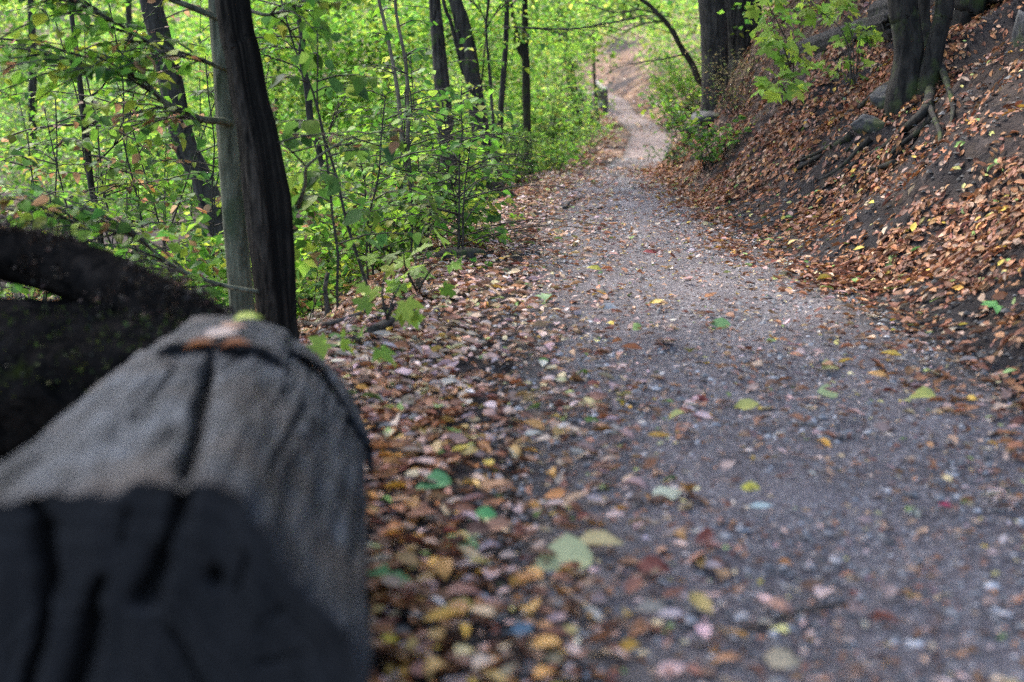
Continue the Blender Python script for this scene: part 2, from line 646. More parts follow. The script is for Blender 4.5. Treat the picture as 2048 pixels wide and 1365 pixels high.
def spray(lv, tb, base, direc, length, leaf, pal, r0=0.006, droop=0.25, twigs=True, dens=1.0, up=0.15, cull=True, hang=0.35):
    """a leafy branch: side twigs in a flat fan, leaves alternate along them"""
    d = unit(direc)
    k = max(4, int(length / 0.12))
    tt = np.linspace(0, 1, k)
    side = unit(np.cross(d, (0, 0, 1)) + 1e-6)
    wob = np.cumsum(RNG.normal(0, 0.05, k)) * length * 0.35
    pts = np.asarray(base) + d * (tt * length)[:, None] + np.array((0, 0, 1.0)) * ((up * tt - droop * tt ** 2) * length)[:, None] + side * wob[:, None]
    if cull and not in_view(pts, 120).any():
        return
    if pts[0][1] > 11:
        twigs = False
        r0 = min(r0, 0.004)
    rad = r0 * (1 - 0.8 * tt) + 0.001
    if tb is not None:
        tb.add(pts, rad, 4 if r0 > 0.004 else 3, raw=True)
    sp = leaf * 1.35 / max(dens, 0.05)
    # twigs
    nt = max(2, int(length * 0.85 / (leaf * 1.9)))
    segs = [(pts, 0.35, length * 0.65)]
    for i in range(nt):
        f = 0.15 + 0.8 * (i + RNG.random() * 0.6) / nt
        idx = min(k - 2, int(f * (k - 1)))
        q = pts[idx] + (pts[idx + 1] - pts[idx]) * (f * (k - 1) - idx)
        tl = length * (0.42 * (1 - f) + 0.12) * RNG.uniform(0.6, 1.25)
        if tl < leaf:
            tl = leaf * 1.2
        sgn = 1 if i % 2 else -1
        td = unit(d * 0.75 + side * sgn * RNG.uniform(0.55, 1.0) + np.array((0, 0, RNG.normal(0.0, 0.14))))
        m = 5
        u = np.linspace(0, 1, m)
        tp = q + td * (u * tl)[:, None] - np.array((0, 0, 1.0)) * (0.22 * u ** 2 * tl)[:, None] + RNG.normal(0, 0.012 * tl, (m, 3)) * u[:, None]
        if tb is not None and twigs:
            tb.add(tp, np.linspace(r0 * 0.35 + 0.0008, 0.0008, m), 3, raw=True)
        segs.append((tp, 0.0, tl))
    for pp, f0, ln in segs:
        n = max(2, int(ln / sp))
        f = f0 + (1 - f0) * (np.arange(n) + 0.6) / n
        f = np.clip(f + RNG.normal(0, 0.02, n), 0, 1)
        x = f * (len(pp) - 1)
        ix = np.clip(x.astype(int), 0, len(pp) - 2)
        fr = (x - ix)[:, None]
        pos = pp[ix] * (1 - fr) + pp[ix + 1] * fr
        tdir = pp[ix + 1] - pp[ix]
        tdir /= np.linalg.norm(tdir, axis=1, keepdims=True) + 1e-9
        sd_ = np.cross(tdir, np.tile((0, 0, 1.0), (n, 1)))
        sg = np.where(np.arange(n) % 2, 1.0, -1.0)[:, None]
        dd = tdir * RNG.uniform(0.35, 0.8, (n, 1)) + sd_ * sg + np.stack([np.zeros(n), np.zeros(n), -hang + RNG.normal(0, 0.28, n)], 1)
        nn = np.tile((0, 0, 1.0), (n, 1)) + RNG.normal(0, 0.38, (n, 3))
        ll = leaf * RNG.uniform(0.6, 1.2, n)
        lv.add(pos, dd, nn, ll, tints(pal, n))


def clump(lv, centres, nper, radius, leaf, pal, flat=0.45):
    """leaf clouds round many centres at once"""
    n = len(centres) * nper
    g = RNG.normal(0, 1, (n, 3))
    g /= np.linalg.norm(g, axis=1, keepdims=True)
    rr = RNG.random((n, 1)) ** 0.5
    rad = np.repeat(np.asarray(radius) * np.ones(len(centres)), nper)[:, None]
    p = np.repeat(centres, nper, 0) + g * rr * rad * np.array((1, 1, flat))
    d = RNG.normal(0, 1, (n, 3)) * np.array((1, 1, 0.45)) + np.array((0, 0, -0.25))
    nn = np.tile((0, 0, 1.0), (n, 1)) + RNG.normal(0, 0.5, (n, 3))
    ll = np.repeat(np.asarray(leaf) * np.ones(len(centres)), nper) * RNG.uniform(0.65, 1.25, n)
    ct = np.repeat(RNG.lognormal(-0.06, 0.42, (len(centres), 1)), nper, 0)
    lv.add(p, d, nn, ll, np.clip(tints(pal, n) * np.minimum(ct, 1.6), 0.01, 0.7))


# ------------------------------------------------------------------ terrain
_py = np.array([-7, 2, 5, 8, 10, 12.8, 15, 17, 20, 25, 32, 40, 50, 58, 63, 66.5, 68.5, 70, 72, 78])
_px = np.array([.75, .77, .73, .77, .80, .95, 1.06, 1.36, 1.86, 2.42, 2.85, 3.08, 3.62, 3.95, 3.8, 2.6, 0.2, -5, -16, -60])
_pz = np.array([-.02, 0, 0, 0, 0, 0, .01, -.14, -.12, .02, .05, .10, .22, .42, .55, .7, .85, 1.1, 1.6, 3.0])
_pw = np.array([.82, .82, .77, .65, .58, .52, .44, .36, .36, .38, .42, .46, .52, .56, .6, .6, .6, .6, .6, .6])
_pv = np.array([1.0, .95, .58, .30, .27, .16, .10, .12, .2, .25, .3, .3, .3, .3, .3, .3, .3, .3, .3, .3])
_ps = np.array([.5, .55, .62, .75, .86, 1.22, 1.5, 1.4, 1.15, .95, .85, .75, .7, .7, .6, .55, .5, .5, .5, .5])
_arc = np.concatenate([[0], np.cumsum(np.hypot(np.diff(_px), np.diff(_py)))])
_sa = np.concatenate([np.arange(0, 30, 0.08), np.arange(30, _arc[-1], 0.4)])


def _sm(a):
    r = np.interp(_sa, _arc, a)
    return r


PXY, = [np.stack([_sm(_px), _sm(_py)], 1)]
for _ in range(3):
    k = np.ones(9) / 9
    q = np.stack([np.convolve(np.pad(PXY[:, i], 4, mode='edge'), k, 'valid') for i in (0, 1)], 1)
    q[:6], q[-6:] = PXY[:6], PXY[-6:]
    PXY = q
PT = np.gradient(PXY, axis=0)
PT /= np.linalg.norm(PT, axis=1, keepdims=True)
PZ, PW, PV, PS = _sm(_pz), _sm(_pw), _sm(_pv), _sm(_ps)


def path_uv(x, y):
    x = np.asarray(x, float).ravel()
    y = np.asarray(y, float).ravel()
    idx = np.empty(len(x), int)
    for i in range(0, len(x), 8000):
        dx = x[i:i + 8000, None] - PXY[None, :, 0]
        dy = y[i:i + 8000, None] - PXY[None, :, 1]
        idx[i:i + 8000] = np.argmin(dx * dx + dy * dy, 1)
    dx, dy = x - PXY[idx, 0], y - PXY[idx, 1]
    cr = dx * PT[idx, 1] - dy * PT[idx, 0]
    dist = np.hypot(dx, dy)
    return np.where(cr >= 0, dist, -dist), idx


def ground_z(x, y, under=False):
    x = np.asarray(x, float).ravel()
    y = np.asarray(y, float).ravel()
    u, i = path_uv(x, y)
    w, zp, vg, sl = PW[i], PZ[i], PV[i], PS[i]
    wob = 0.10 * fbm(x * 1.1, y * 1.1, 0, 3, 3)
    tr = np.maximum(0, u - w + wob)
    bank = sl * (np.sqrt(tr ** 2 + 0.03) - math.sqrt(0.03))
    bank = np.where(bank > 4, 4 + (bank - 4) * 0.75, bank)
    tl = np.maximum(0, -u - w - vg + wob * 0.6)
    sft = np.sqrt(tl ** 2 + 0.04) - 0.2
    drop = np.interp(sft, [0, 1.5, 8, 15, 22, 70], [0, -0.9, -4.6, -6.6, -6.3, 16])
    off = np.clip(np.maximum(tr, tl) / 0.8, 0, 1)
    nz = (0.012 + 0.07 * off) * fbm(x * 1.6, y * 1.6, 0, 9, 4) + off * 0.026 * fbm(x * 9, y * 9, 0, 21, 4, 0.6)
    # erosion gullies down the bank
    nz = nz + np.clip(tr / 0.8, 0, 1) * 0.085 * fbm(x * 0.7 + y * 0.2, y * 3.2, 0, 33, 4, 0.6)
    nz = nz + 0.006 * fbm(x * 14, y * 14, 0, 41, 2)
    z = zp + bank + drop + nz
    if under:
        z = z - 0.03 * (1 - smooth(-0.08, 0.0, np.abs(u) - w))
    return z


def gz(x, y):
    return float(ground_z([x], [y])[0])


def growing(a0, a1, d0, rate):
    r, d = [a0], d0
    while r[-1] < a1:
        r.append(r[-1] + d)
        d *= rate
    return r


gx = np.array(sorted(set([-v for v in growing(1.4, 75, 0.05, 1.075)] + list(np.arange(-1.4, 4.2, 0.04)) + growing(4.2, 60, 0.06, 1.08))))
gy = np.array(list(np.arange(-12, 1.2, 0.3)) + growing(1.2, 130, 0.03, 1.0145))
GX, GY = np.meshgrid(gx, gy)
gzv = ground_z(GX, GY, True)
uu, ui = path_uv(GX, GY)
nx_, ny_ = len(gx), len(gy)
ii = np.arange(ny_ - 1)[:, None] * nx_
jj = np.arange(nx_ - 1)[None, :]
gf = np.stack([ii + jj, ii + jj + 1, ii + nx_ + jj + 1, ii + nx_ + jj], -1).reshape(-1, 4)
lit = np.clip(0.15 + smooth(9, 17, GY.ravel()) * 0.8, 0, 1) * (1 - 0.8 * smooth(0.8, 2.5, -uu))
gme = mesh_np('forest_ground', np.stack([GX.ravel(), GY.ravel(), gzv], 1), gf, M['ground'], True, None, {'litter': lit})
link('ground', gme, kind='structure')

# the trodden path: its own strip, its rims dipping under the soil
rows = np.arange(0, len(PXY) - 6, 1)
rows = rows[PXY[rows, 1] > -6.5]
lat = np.linspace(-1, 1, 41)
PR, LA = np.meshgrid(rows, lat, indexing='ij')
edge_n = 1.0 + 0.0 * LA
hw = PW[PR] * (1.05 + 0.16 * fbm(PXY[PR, 1] * 1.3, np.sign(LA) * 5.0, 0, 51, 3) / 1.5)
X = PXY[PR, 0] + PT[PR, 1] * LA * hw
Y = PXY[PR, 1] - PT[PR, 0] * LA * hw
pz = ground_z(X, Y).reshape(X.shape)
sink = smooth(0.80, 1.0, np.abs(LA))
pz = pz + 0.004 - 0.035 * sink + 0.007 * fbm(X * 16, Y * 16, 0, 61, 3) + 0.012 * fbm(X * 4.5, Y * 3.0, 0, 63, 2) * (1 - sink)
nr, nc = X.shape
ii = np.arange(nr - 1)[:, None] * nc
jj = np.arange(nc - 1)[None, :]
pf = np.stack([ii + jj, ii + nc + jj, ii + nc + jj + 1, ii + jj + 1], -1).reshape(-1, 4)[:, ::-1]
edge = np.clip(smooth(0.55, 0.98, np.abs(LA) + 0.12 * fbm(X * 3, Y * 3, 0, 71, 3)), 0, 1)
pme = mesh_np('path_surface', np.stack([X.ravel(), Y.ravel(), pz.ravel()], 1), pf, M['path'], True, None, {'edge': edge.ravel(), 'clay': smooth(14.5, 20, Y.ravel())})
link('path', pme, kind='structure')


# ------------------------------------------------------------------ rocks
def rock(name, centre, size, label, seed, mat='rock', sink=0.3, cat='rock', group=None, sub=4):
    bm = bmesh.new()
    bmesh.ops.create_icosphere(bm, subdivisions=sub, radius=1.0)
    v = np.array([x.co[:] for x in bm.verts])
    f = np.array([[q.index for q in x.verts] for x in bm.faces])
    bm.free()
    rg = np.random.default_rng(seed)
    pl = rg.normal(0, 1, (15, 3))
    pl /= np.linalg.norm(pl, axis=1, keepdims=True)
    off = rg.uniform(0.62, 1.0, 15)
    dt = v @ pl.T
    r = np.where(dt > 0.05, off[None] / np.maximum(dt, 0.05), 9.0).min(1)
    r = np.minimum(r, 1.25) * (1 + 0.07 * fbm(v[:, 0] * 3 + seed, v[:, 1] * 3, v[:, 2] * 3, seed, 4))
    v = v * r[:, None]
    v = v * np.asarray(size)
    me = mesh_np(name, v, f, M[mat])
    return link(name, me, None, centre, label, cat, group)


# ------------------------------------------------------------------ trees
def trunk_from_px(spec, D, extra_top=2.5, base=True, lean=0.0):
    """spec: (px, py, width px[, D]) from top to bottom -> points & radii from the base upward"""
    pts, rad = [], []
    for s in spec:
        d = s[3] if len(s) > 3 else D
        pts.append(P(s[0], s[1], d))
        rad.append(s[2] / FPX * d / 2)
    pts, rad = pts[::-1], rad[::-1]
    if base:
        b = pts[0].copy()
        z = gz(b[0], b[1])
        if b[2] > z + 0.15:
            dirn = unit(pts[0] - pts[1])
            q = b + dirn * min((b[2] - z) / max(-dirn[2], 0.5), 3)
            zz = gz(q[0], q[1])
            q[2] = zz - 0.06
            pts.insert(0, q)
            rad.insert(0, rad[0] * 1.35)
        else:
            pts[0][2] = z - 0.06
        pts.insert(0, pts[0] - np.array((0, 0, 0.3)))
        rad.insert(0, rad[0] * 1.05)
    if extra_top > 0:
        dirn = unit(unit(pts[-1] - pts[-2]) + np.array((0, 0, 0.6)))
        pts.append(pts[-1] + dirn * extra_top * 0.5)
        rad.append(rad[-1] * 0.8)
        pts.append(pts[-1] + unit(dirn + np.array((0, 0, 0.4))) * extra_top * 0.5)
        rad.append(rad[-1] * 0.6)
    return np.array(pts), np.array(rad)


def add_trunk(root, name, pts, rad, mat, nseg=20, step=0.06, rough=0.10, seed=0, rfun=None, label=None):
    V, fl = tube(pts, rad, nseg, step, rough, seed=seed, rfun=rfun)
    o = link(name, mesh_np(name, V - np.asarray(root.location), fl, mat), root)
    if label:
        o['label'] = label
    return o


def add_shade_crown(root, centre, size, n, leaf, pal, seed=0, name='crown', fill=60):  # unseen leaf mass, sized and placed for the shade it casts
    """the part of a crown that is above the picture: unseen leaf clumps, placed to shade the ground"""
    nc = max(1, n // fill)
    g = RNG.normal(0, 1, (nc, 3))
    g /= np.linalg.norm(g, axis=1, keepdims=True)
    g *= RNG.random((nc, 1)) ** (1 / 2.2)
    c = np.asarray(centre) + g * np.asarray(size)
    # keep the part of it that would hang into the view out of the view
    lv = Leaves()
    clump(lv, c, fill, RNG.uniform(0.4, 0.9, nc), leaf, pal)
    a = lv.arrays()
    _, py, d = project(a[0])
    keep = (py < -60) | (d < 0.1)
    a = tuple(x[keep] for x in a)
    if len(a[0]) == 0:
        return
    o = link(name, leaf_mesh(name, a, 'quad', M['leaf'], root.location), root, kind='stuff')
    return o


def clear_of_path(a, h=2.3):
    """drop leaves that would hang in the walkway"""
    u, i = path_uv(a[0][:, 0], a[0][:, 1])
    z = a[0][:, 2] - PZ[i]
    g = ground_z(a[0][:, 0], a[0][:, 1])
    ok = ~((np.abs(u) < PW[i] + 0.12) & (z < h)) & (a[0][:, 2] > g + 0.01)
    return tuple(x[ok] for x in a)


def put_leaves(root, lv, shape, name='foliage', cull=True, clear=True, mat='leaf'):
    if lv.count() == 0:
        return None
    a = lv.arrays()
    if clear:
        a = clear_of_path(a)
    if cull:
        k = in_view(a[0], 200)
        a = tuple(x[k] for x in a)
    if len(a[0]) == 0:
        return None
    return link(name, leaf_mesh(name, a, shape, M[mat], root.location), root, kind='stuff')


_single = {}


def single_mesh(shape, k, mat):
    key = (shape, k, mat)
    if key not in _single:
        v, f = TPL[shape][k]
        _single[key] = mesh_np('leaf_' + shape, v, f, M[mat])
    return _single[key]


def single_leaf(name, p, d, n, l, c, shape, k=0, parent=None, mat='leaf_single', origin=None, **kw):
    d, b, n = [x[0] for x in basis(np.atleast_2d(d).astype(float), np.atleast_2d(n).astype(float))]
    from mathutils import Matrix
    R = Matrix(((d[0], b[0], n[0]), (d[1], b[1], n[1]), (d[2], b[2], n[2])))
    o = link(name, single_mesh(shape, k, mat), parent, **kw)
    pl = np.asarray(p, float) - (np.asarray(origin) if origin is not None else 0)
    o.matrix_local = Matrix.Translation([float(x) for x in pl]) @ R.to_4x4() @ Matrix.Scale(float(l), 4)
    o.color = (float(c[0]), float(c[1]), float(c[2]), 1)
    return o


def put_single_leaves(root, lv, shape, limit=300, stem=None):
    a = clear_of_path(lv.arrays(), 0.05)
    k = in_view(a[0], 120)
    a = tuple(x[k] for x in a)
    for i in range(min(limit, len(a[0]))):
        single_leaf('leaf', a[0][i], a[1][i], a[2][i], a[3][i], a[4][i], shape, int(RNG.integers(0, len(TPL[shape]))), stem or root, origin=root.location)
    if len(a[0]) > limit:
        r = tuple(x[limit:] for x in a)
        link('foliage', leaf_mesh('foliage', r, shape, M['leaf'], root.location), root, kind='stuff')


# ---- the split double-stemmed hornbeam beside the log
def hornbeam():
    D = 5.4
    f_pts, f_rad = trunk_from_px([(462, -20, 68), (484, 100, 70), (500, 200, 75), (516, 270, 80), (534, 400, 87), (545, 500, 88), (556, 640, 78), (560, 720, 98)], D, 3.0)
    r_pts, r_rad = trunk_from_px([(436, -20, 40), (448, 150, 42), (458, 300, 44), (470, 450, 46), (484, 600, 50), (494, 720, 60)], D + 0.45, 3.0)
    base = f_pts[0].copy()
    base[2] = gz(base[0], base[1])
    root = thing('hornbeam_tree', base, 'grey hornbeam with two stems, the front one hollowed and black, behind the cut log', 'tree')

    def hollow(TH, S, R):
        # long hollow channel on the side facing the path, with a raised pale lip
        c = 0.55 - 0.10 * S + 0.08 * np.sin(S * 2.3)
        dth = (TH - c + np.pi) % (2 * np.pi) - np.pi
        c = c + 0.25 * (1 - smooth(0.2, 1.0, S))
        dth = (TH - c + np.pi) % (2 * np.pi) - np.pi
        amt = smooth(0.15, 0.9, S) * 0.42
        msk = smooth(-0.62, -0.45, dth) * (1 - smooth(1.0, 1.5, dth)) * smooth(0.1, 0.75, S + 0.3 * vnoise(TH * 6, S * 3, 0, 2))
        hollow.mask = np.clip(msk * (0.95 + 0.55 * vnoise(TH * 14, S * 2.5, 0, 6)), 0, 1)  # blackens the channel: dark wood plus painted shade
        R = R * (1 - amt * np.exp(-(dth / 0.55) ** 4))
        lip = np.exp(-((dth + 0.85) / 0.16) ** 2)
        R = R * (1 + 0.10 * lip)
        rg = 0.035 * np.sin(TH * 9 + 1.2 * np.sin(S * 2) + 2 * vnoise(S * 1.5, TH * 2, 0, 3)) * (1 - smooth(0.9, 1.6, S) * 0.5)
        bump = 0.16 * np.exp(-(((TH - 1.5 + np.pi) % (2 * np.pi) - np.pi) / 0.5) ** 2 - ((S - 0.98) / 0.10) ** 2)
        return R * (1 + rg + bump)
    fo = add_trunk(root, 'trunk', f_pts, f_rad, M['bark_hollow'], 72, 0.025, 0.05, 3, hollow)
    ra = fo.data.attributes.new('hollow_shade', 'FLOAT', 'POINT')
    ra.data.foreach_set('value', np.concatenate([hollow.mask.ravel(), [0, 0]]).astype(np.float32))
    add_trunk(root, 'trunk', r_pts, r_rad, M['bark_horn'], 36, 0.04, 0.05, 8)
    lv, tb = Leaves(), Tubes()
    # limbs that leave to the left in the picture
    limbs = [([(456, 140), (440, 135), (380, 112), (300, 85), (230, 45), (150, 5)], 5.82, 0.011),
             ([(462, 246), (438, 242), (400, 238), (330, 205), (280, 160), (200, 140), (90, 110)], 5.82, 0.017),
             ([(520, 585), (440, 570), (350, 535), (270, 475), (190, 455), (100, 430)], 5.35, 0.010),
             ([(446, 40), (330, -5), (200, -40), (60, -60)], 5.82, 0.014),
             ([(596, 415), (610, 370), (613, 335), (650, 305), (690, 280)], 5.5, 0.009),
             ([(613, 335), (585, 305), (558, 285)], 5.5, 0.005),
             ([(495, 20), (540, 30), (600, 5), (680, -30)], 5.6, 0.008)]
    for px, d0, r in limbs:
        pts = np.array([P(a, b, d0 - 0.10 * i) for i, (a, b) in enumerate(px)])
        rad = np.linspace(r, r * 0.35, len(pts))
        V, fl = tube(pts, rad, 7, 0.06, 0.06, seed=int(px[0][1]))
        link('branch', mesh_np('branch', V - np.asarray(root.location), fl, M['bark_horn']), root)
        rs, _ = resample(pts, rad, 0.06)
        if px[0][0] < 560:
            for i in range(3, len(rs)):
                d = unit(rs[i] - rs[i - 1])
                for sg in (-1, 1):
                    dd = unit(d * 0.7 + sg * np.array((0.25, -0.8, 0.0)) * RNG.uniform(0.4, 1.1) + np.array((-0.2, 0, RNG.normal(0, 0.18))))
                    spray(lv, tb, rs[i], dd, RNG.uniform(0.25, 0.6), 0.062, GREEN if RNG.random() < 0.75 else MIXB, 0.004, 0.3)
        else:
            for i in (len(rs) - 3, len(rs) - 1):
                spray(lv, tb, rs[i], np.array((0.8, -0.2, 0.15)), 0.3, 0.05, MIXB, 0.003)
    link('twigs', tb.mesh('twigs', M['twig'], root.location), root, kind='stuff')
    put_leaves(root, lv, 'ovate')
    add_shade_crown(root, (-2.3, 6.0, 6.0), (3.6, 3.1, 1.4), 11000, 0.15, MIXB)  # unseen, set off to the left to shade the near path


hornbeam()


# ---- trunks of the wood on the left and centre (things one can tell apart)
def wood_tree(name, label, D, stems, mat, branches=(), crown=True, pal=GREEN, leaf=0.06, nspray=10, nseg=16, rough=0.09, top=3.0, group=None, cat='tree', spray_len=(0.5, 1.2), shape='ovate', zr=(0.35, 1.0), crown_n=480):
    all_ = []
    for k, sp in enumerate(stems):
        all_.append(trunk_from_px(sp, D, top if crown else 0.0, base=(k == 0)))
    base = all_[0][0][0].copy()
    base[2] = gz(base[0], base[1])
    root = thing(name, base, label, cat, group)
    for k, (p, r) in enumerate(all_):
        add_trunk(root, 'trunk' if k == 0 else 'stem', p, r, mat, nseg if r.max() > 0.04 else 8, max(0.05, r.max()), rough, seed=int(D * 10) + k)
    lv, tb = Leaves(), Tubes()
    for bl in branches:
        pts = np.array([P(a, b, bl[1] if len(bl) < 4 else bl[1] + bl[3] * i) for i, (a, b) in enumerate(bl[0])])
        V, fl = tube(pts, np.linspace(bl[2], bl[2] * 0.4, len(pts)), 6, 0.08, 0.08, seed=int(pts[0][1] * 7))
        link('branch', mesh_np('branch', V - np.asarray(root.location), fl, mat), root)
        rs, _ = resample(pts, np.ones(len(pts)), 0.15)
        for i in range(2, len(rs)):
            d = unit(rs[i] - rs[i - 1])
            for sg in (-1, 1):
                if RNG.random() < 0.85:
                    spray(lv, tb, rs[i], unit(d + sg * unit(np.cross(d, (0, 0, 1))) * RNG.uniform(0.4, 1.2) + np.array((0, 0, RNG.normal(0, .15)))), RNG.uniform(0.3, 0.7), leaf, pal, 0.004, 0.3)
    p0, r0 = resample(all_[0][0], all_[0][1], 0.1)
    for i in range(nspray):
        a = RNG.uniform(zr[0], zr[1])
        q = p0[int(a * (len(p0) - 1))]
        th = RNG.uniform(0, 2 * np.pi)
        spray(lv, tb, q, (math.cos(th), math.sin(th), RNG.uniform(-0.1, 0.3)), RNG.uniform(*spray_len), leaf, pal, 0.006, 0.3)
    if tb.n:
        link('twigs', tb.mesh('twigs', M['twig'], root.location), root, kind='stuff')
    put_leaves(root, lv, shape)
    if crown:
        t = all_[0][0][-1]
        add_shade_crown(root, t + np.array((0, 0, 0.8)), (1.7, 1.7, 1.0), crown_n, 0.14, MIXB)  # unseen; leaf count sets how much shade falls below
    return root


wood_tree('leaning_tree', 'dark rough trunk leaning steeply left, left of the double hornbeam', 11,
          [[(298, -20, 42), (316, 60, 43), (338, 150, 44), (352, 220, 42), (370, 290, 44), (400, 350, 44), (432, 430, 46)],
           [(340, 225, 10), (346, 255, 12), (345, 285, 8)]], M['bark_dark'], nspray=8, rough=0.14, pal=MIXB)
wood_tree('young_tree', 'thin dark young trunk at the far left among browned leaves', 7.5,
          [[(138, -20, 9), (150, 80, 10), (160, 170, 12), (170, 250, 13), (182, 370, 13), (197, 440, 13), (203, 510, 14)]], M['bark_dark'],
          [([(178, 195), (200, 180), (222, 150)], 7.5, 0.008), ([(186, 330), (230, 290), (262, 230)], 7.5, 0.006), ([(203, 490), (150, 470), (100, 430)], 7.4, 0.007)],
          crown=True, nspray=16, pal=MIXB, leaf=0.06)
wood_tree('young_tree', 'slim dark trunk bending right, just right of the double hornbeam', 10,
          [[(585, -20, 8), (592, 20, 9), (605, 75, 12), (602, 110, 13), (615, 180, 15), (622, 250, 14), (640, 305, 13), (660, 400, 14), (668, 470, 15)]], M['bark_dark'],
          [([(603, 105), (590, 98), (578, 96)], 10, 0.008), ([(615, 165), (595, 135), (560, 122)], 10, 0.008), ([(650, 285), (660, 260), (668, 235)], 10, 0.007)],
          nspray=9, leaf=0.06)
wood_tree('slender_tree', 'straight grey trunk, the stoutest in the middle of the green wood', 13,
          [[(868, -20, 24), (874, 60, 27), (882, 150, 30), (888, 215, 31), (890, 262, 33), (900, 340, 34), (910, 425, 40)]], M['bark_oak'],
          nspray=5, rough=0.07, leaf=0.07, crown_n=2600)
wood_tree('forked_tree', 'dark trunk with a second stem beside it, right of the stoutest middle trunk', 15,
          [[(905, -20, 24), (925, 40, 26), (938, 100, 28), (946, 160, 32), (952, 210, 34), (962, 260, 34), (975, 330, 40), (985, 400, 46)],
           [(905, -20, 10), (915, 60, 11), (928, 130, 12), (942, 180, 14)],
           [(884, -10, 8), (900, 40, 8), (912, 90, 7), (926, 150, 6)]], M['bark_dark'],
          [([(960, 190), (968, 120), (975, 20)], 15, 0.012)], nspray=6, rough=0.12, crown_n=2000)
wood_tree('young_tree', 'thin straight dark stem left of the small forked trunk', 14,
          [[(1014, -20, 10), (1013, 40, 10), (1010, 110, 11), (1003, 200, 11), (1000, 262, 12), (996, 330, 12)]], M['bark_dark'],
          [([(1013, 60), (1022, 54), (1060, 57), (1140, 58), (1200, 50), (1260, 38)], 14, 0.012, -0.15), ([(1012, 18), (1026, 8), (1040, -10)], 14, 0.01)],
          nspray=8, leaf=0.065)
wood_tree('sapling', 'very thin crooked stem between the two dark middle trunks', 13,
          [[(978, -20, 5), (972, 50, 5), (976, 110, 5), (983, 200, 6), (988, 270, 7), (992, 330, 7)]], M['bark_dark'],
          [([(975, 55), (985, 35), (1005, 15)], 13, 0.006), ([(974, 50), (962, 25), (945, 5)], 13, 0.006)], nspray=5)
wood_tree('forked_tree', 'small mossy trunk forking into a V nearest the path bend', 16,
          [[(1048, -20, 7), (1048, 40, 9), (1049, 80, 14), (1051, 120, 15), (1053, 200, 15), (1055, 260, 15), (1058, 330, 16), (1060, 350, 17)],
           [(1020, -20, 6), (1027, 40, 8), (1032, 70, 13), (1040, 98, 13), (1050, 115, 12)],
           [(1054, 30, 4), (1056, 70, 4), (1053, 98, 5)]], M['bark_bank'], nspray=7, leaf=0.065)


# ---- thin saplings in front, drawn stem by stem
def sapling(label, base_x, D, height, n_br, leaf, pal, shape='ovate', lean=(0, 0), stems=1, r=0.009, group='saplings of the green wood', name='sapling', singles=False, mat='twig', lo=0.25, blen=(0.35, 0.8), hang=0.35, dens=1.0, fork=0.04):
    z = gz(base_x, D)
    root = thing(name, (base_x, D, z), label, 'sapling', group)
    lv, tb = Leaves(), Tubes()
    for s in range(stems):
        ln = np.array((lean[0] + RNG.normal(0, 0.08), lean[1] + RNG.normal(0, 0.08), 1.0))
        hh = height * (1 if s == 0 else RNG.uniform(0.6, 0.95))
        k = 9
        t = np.linspace(0, 1, k)
        b0 = np.array((base_x + (RNG.normal(0, fork) if s else 0), D + (RNG.normal(0, fork) if s else 0), z - 0.03))
        pts = b0 + ln * (t * hh)[:, None] + np.cumsum(RNG.normal(0, 0.009 * hh, (k, 3)), 0) * np.array((1, 1, 0))
        V, fl = tube(pts, r * (1 - 0.75 * t) + 0.0015, 6, 0.12, 0.05, seed=int(abs(base_x) * 100))
        st = link('stem', mesh_np('stem', V - np.asarray(root.location), fl, M[mat]), root)
        for i in range(n_br):
            f = lo + (1 - lo) * (i + RNG.random()) / n_br
            x = f * (k - 1)
            ix = min(int(x), k - 2)
            q = pts[ix] + (pts[ix + 1] - pts[ix]) * (x - ix)
            th = i * 2.4 + RNG.normal(0, 0.4)
            L = RNG.uniform(*blen) * (1.15 - 0.6 * f)
            spray(lv, tb, q, (math.cos(th), math.sin(th), 0.25), L, leaf, pal, 0.0035, 0.35, hang=hang, dens=dens)
    if tb.n:
        link('twigs', tb.mesh('twigs', M['twig'], root.location), root, kind='stuff')
    if singles:
        put_single_leaves(root, lv, shape, 300, st)
    else:
        put_leaves(root, lv, shape)
    return root


def at_px(px, D):
    return (px - 1024.0) / FPX * D * 1.015


# particular ones
sapling('twin-stemmed tall sapling with pale brown stems rising from the leaf litter edge', at_px(868, 8.4), 8.4, 2.6, 10, 0.07, GREEN, lean=(-0.06, 0), stems=2, r=0.016, mat='stem_pale', group=None, lo=0.35, blen=(0.3, 0.6), fork=0.06)
sapling('upright thin whip with large drooping leaves right of the double hornbeam', at_px(745, 6.2), 6.2, 1.5, 8, 0.095, DEEP, lean=(-0.22, 0), stems=1, r=0.007, group=None, singles=True, blen=(0.2, 0.4), hang=0.9, dens=0.7)
sapling('dark whip with broad hanging leaves near the dead upright stick', at_px(690, 6.0), 6.0, 1.25, 7, 0.095, DEEP, lean=(-0.1, 0), stems=1, r=0.006, group=None, singles=True, blen=(0.2, 0.4), hang=0.9, dens=0.7)

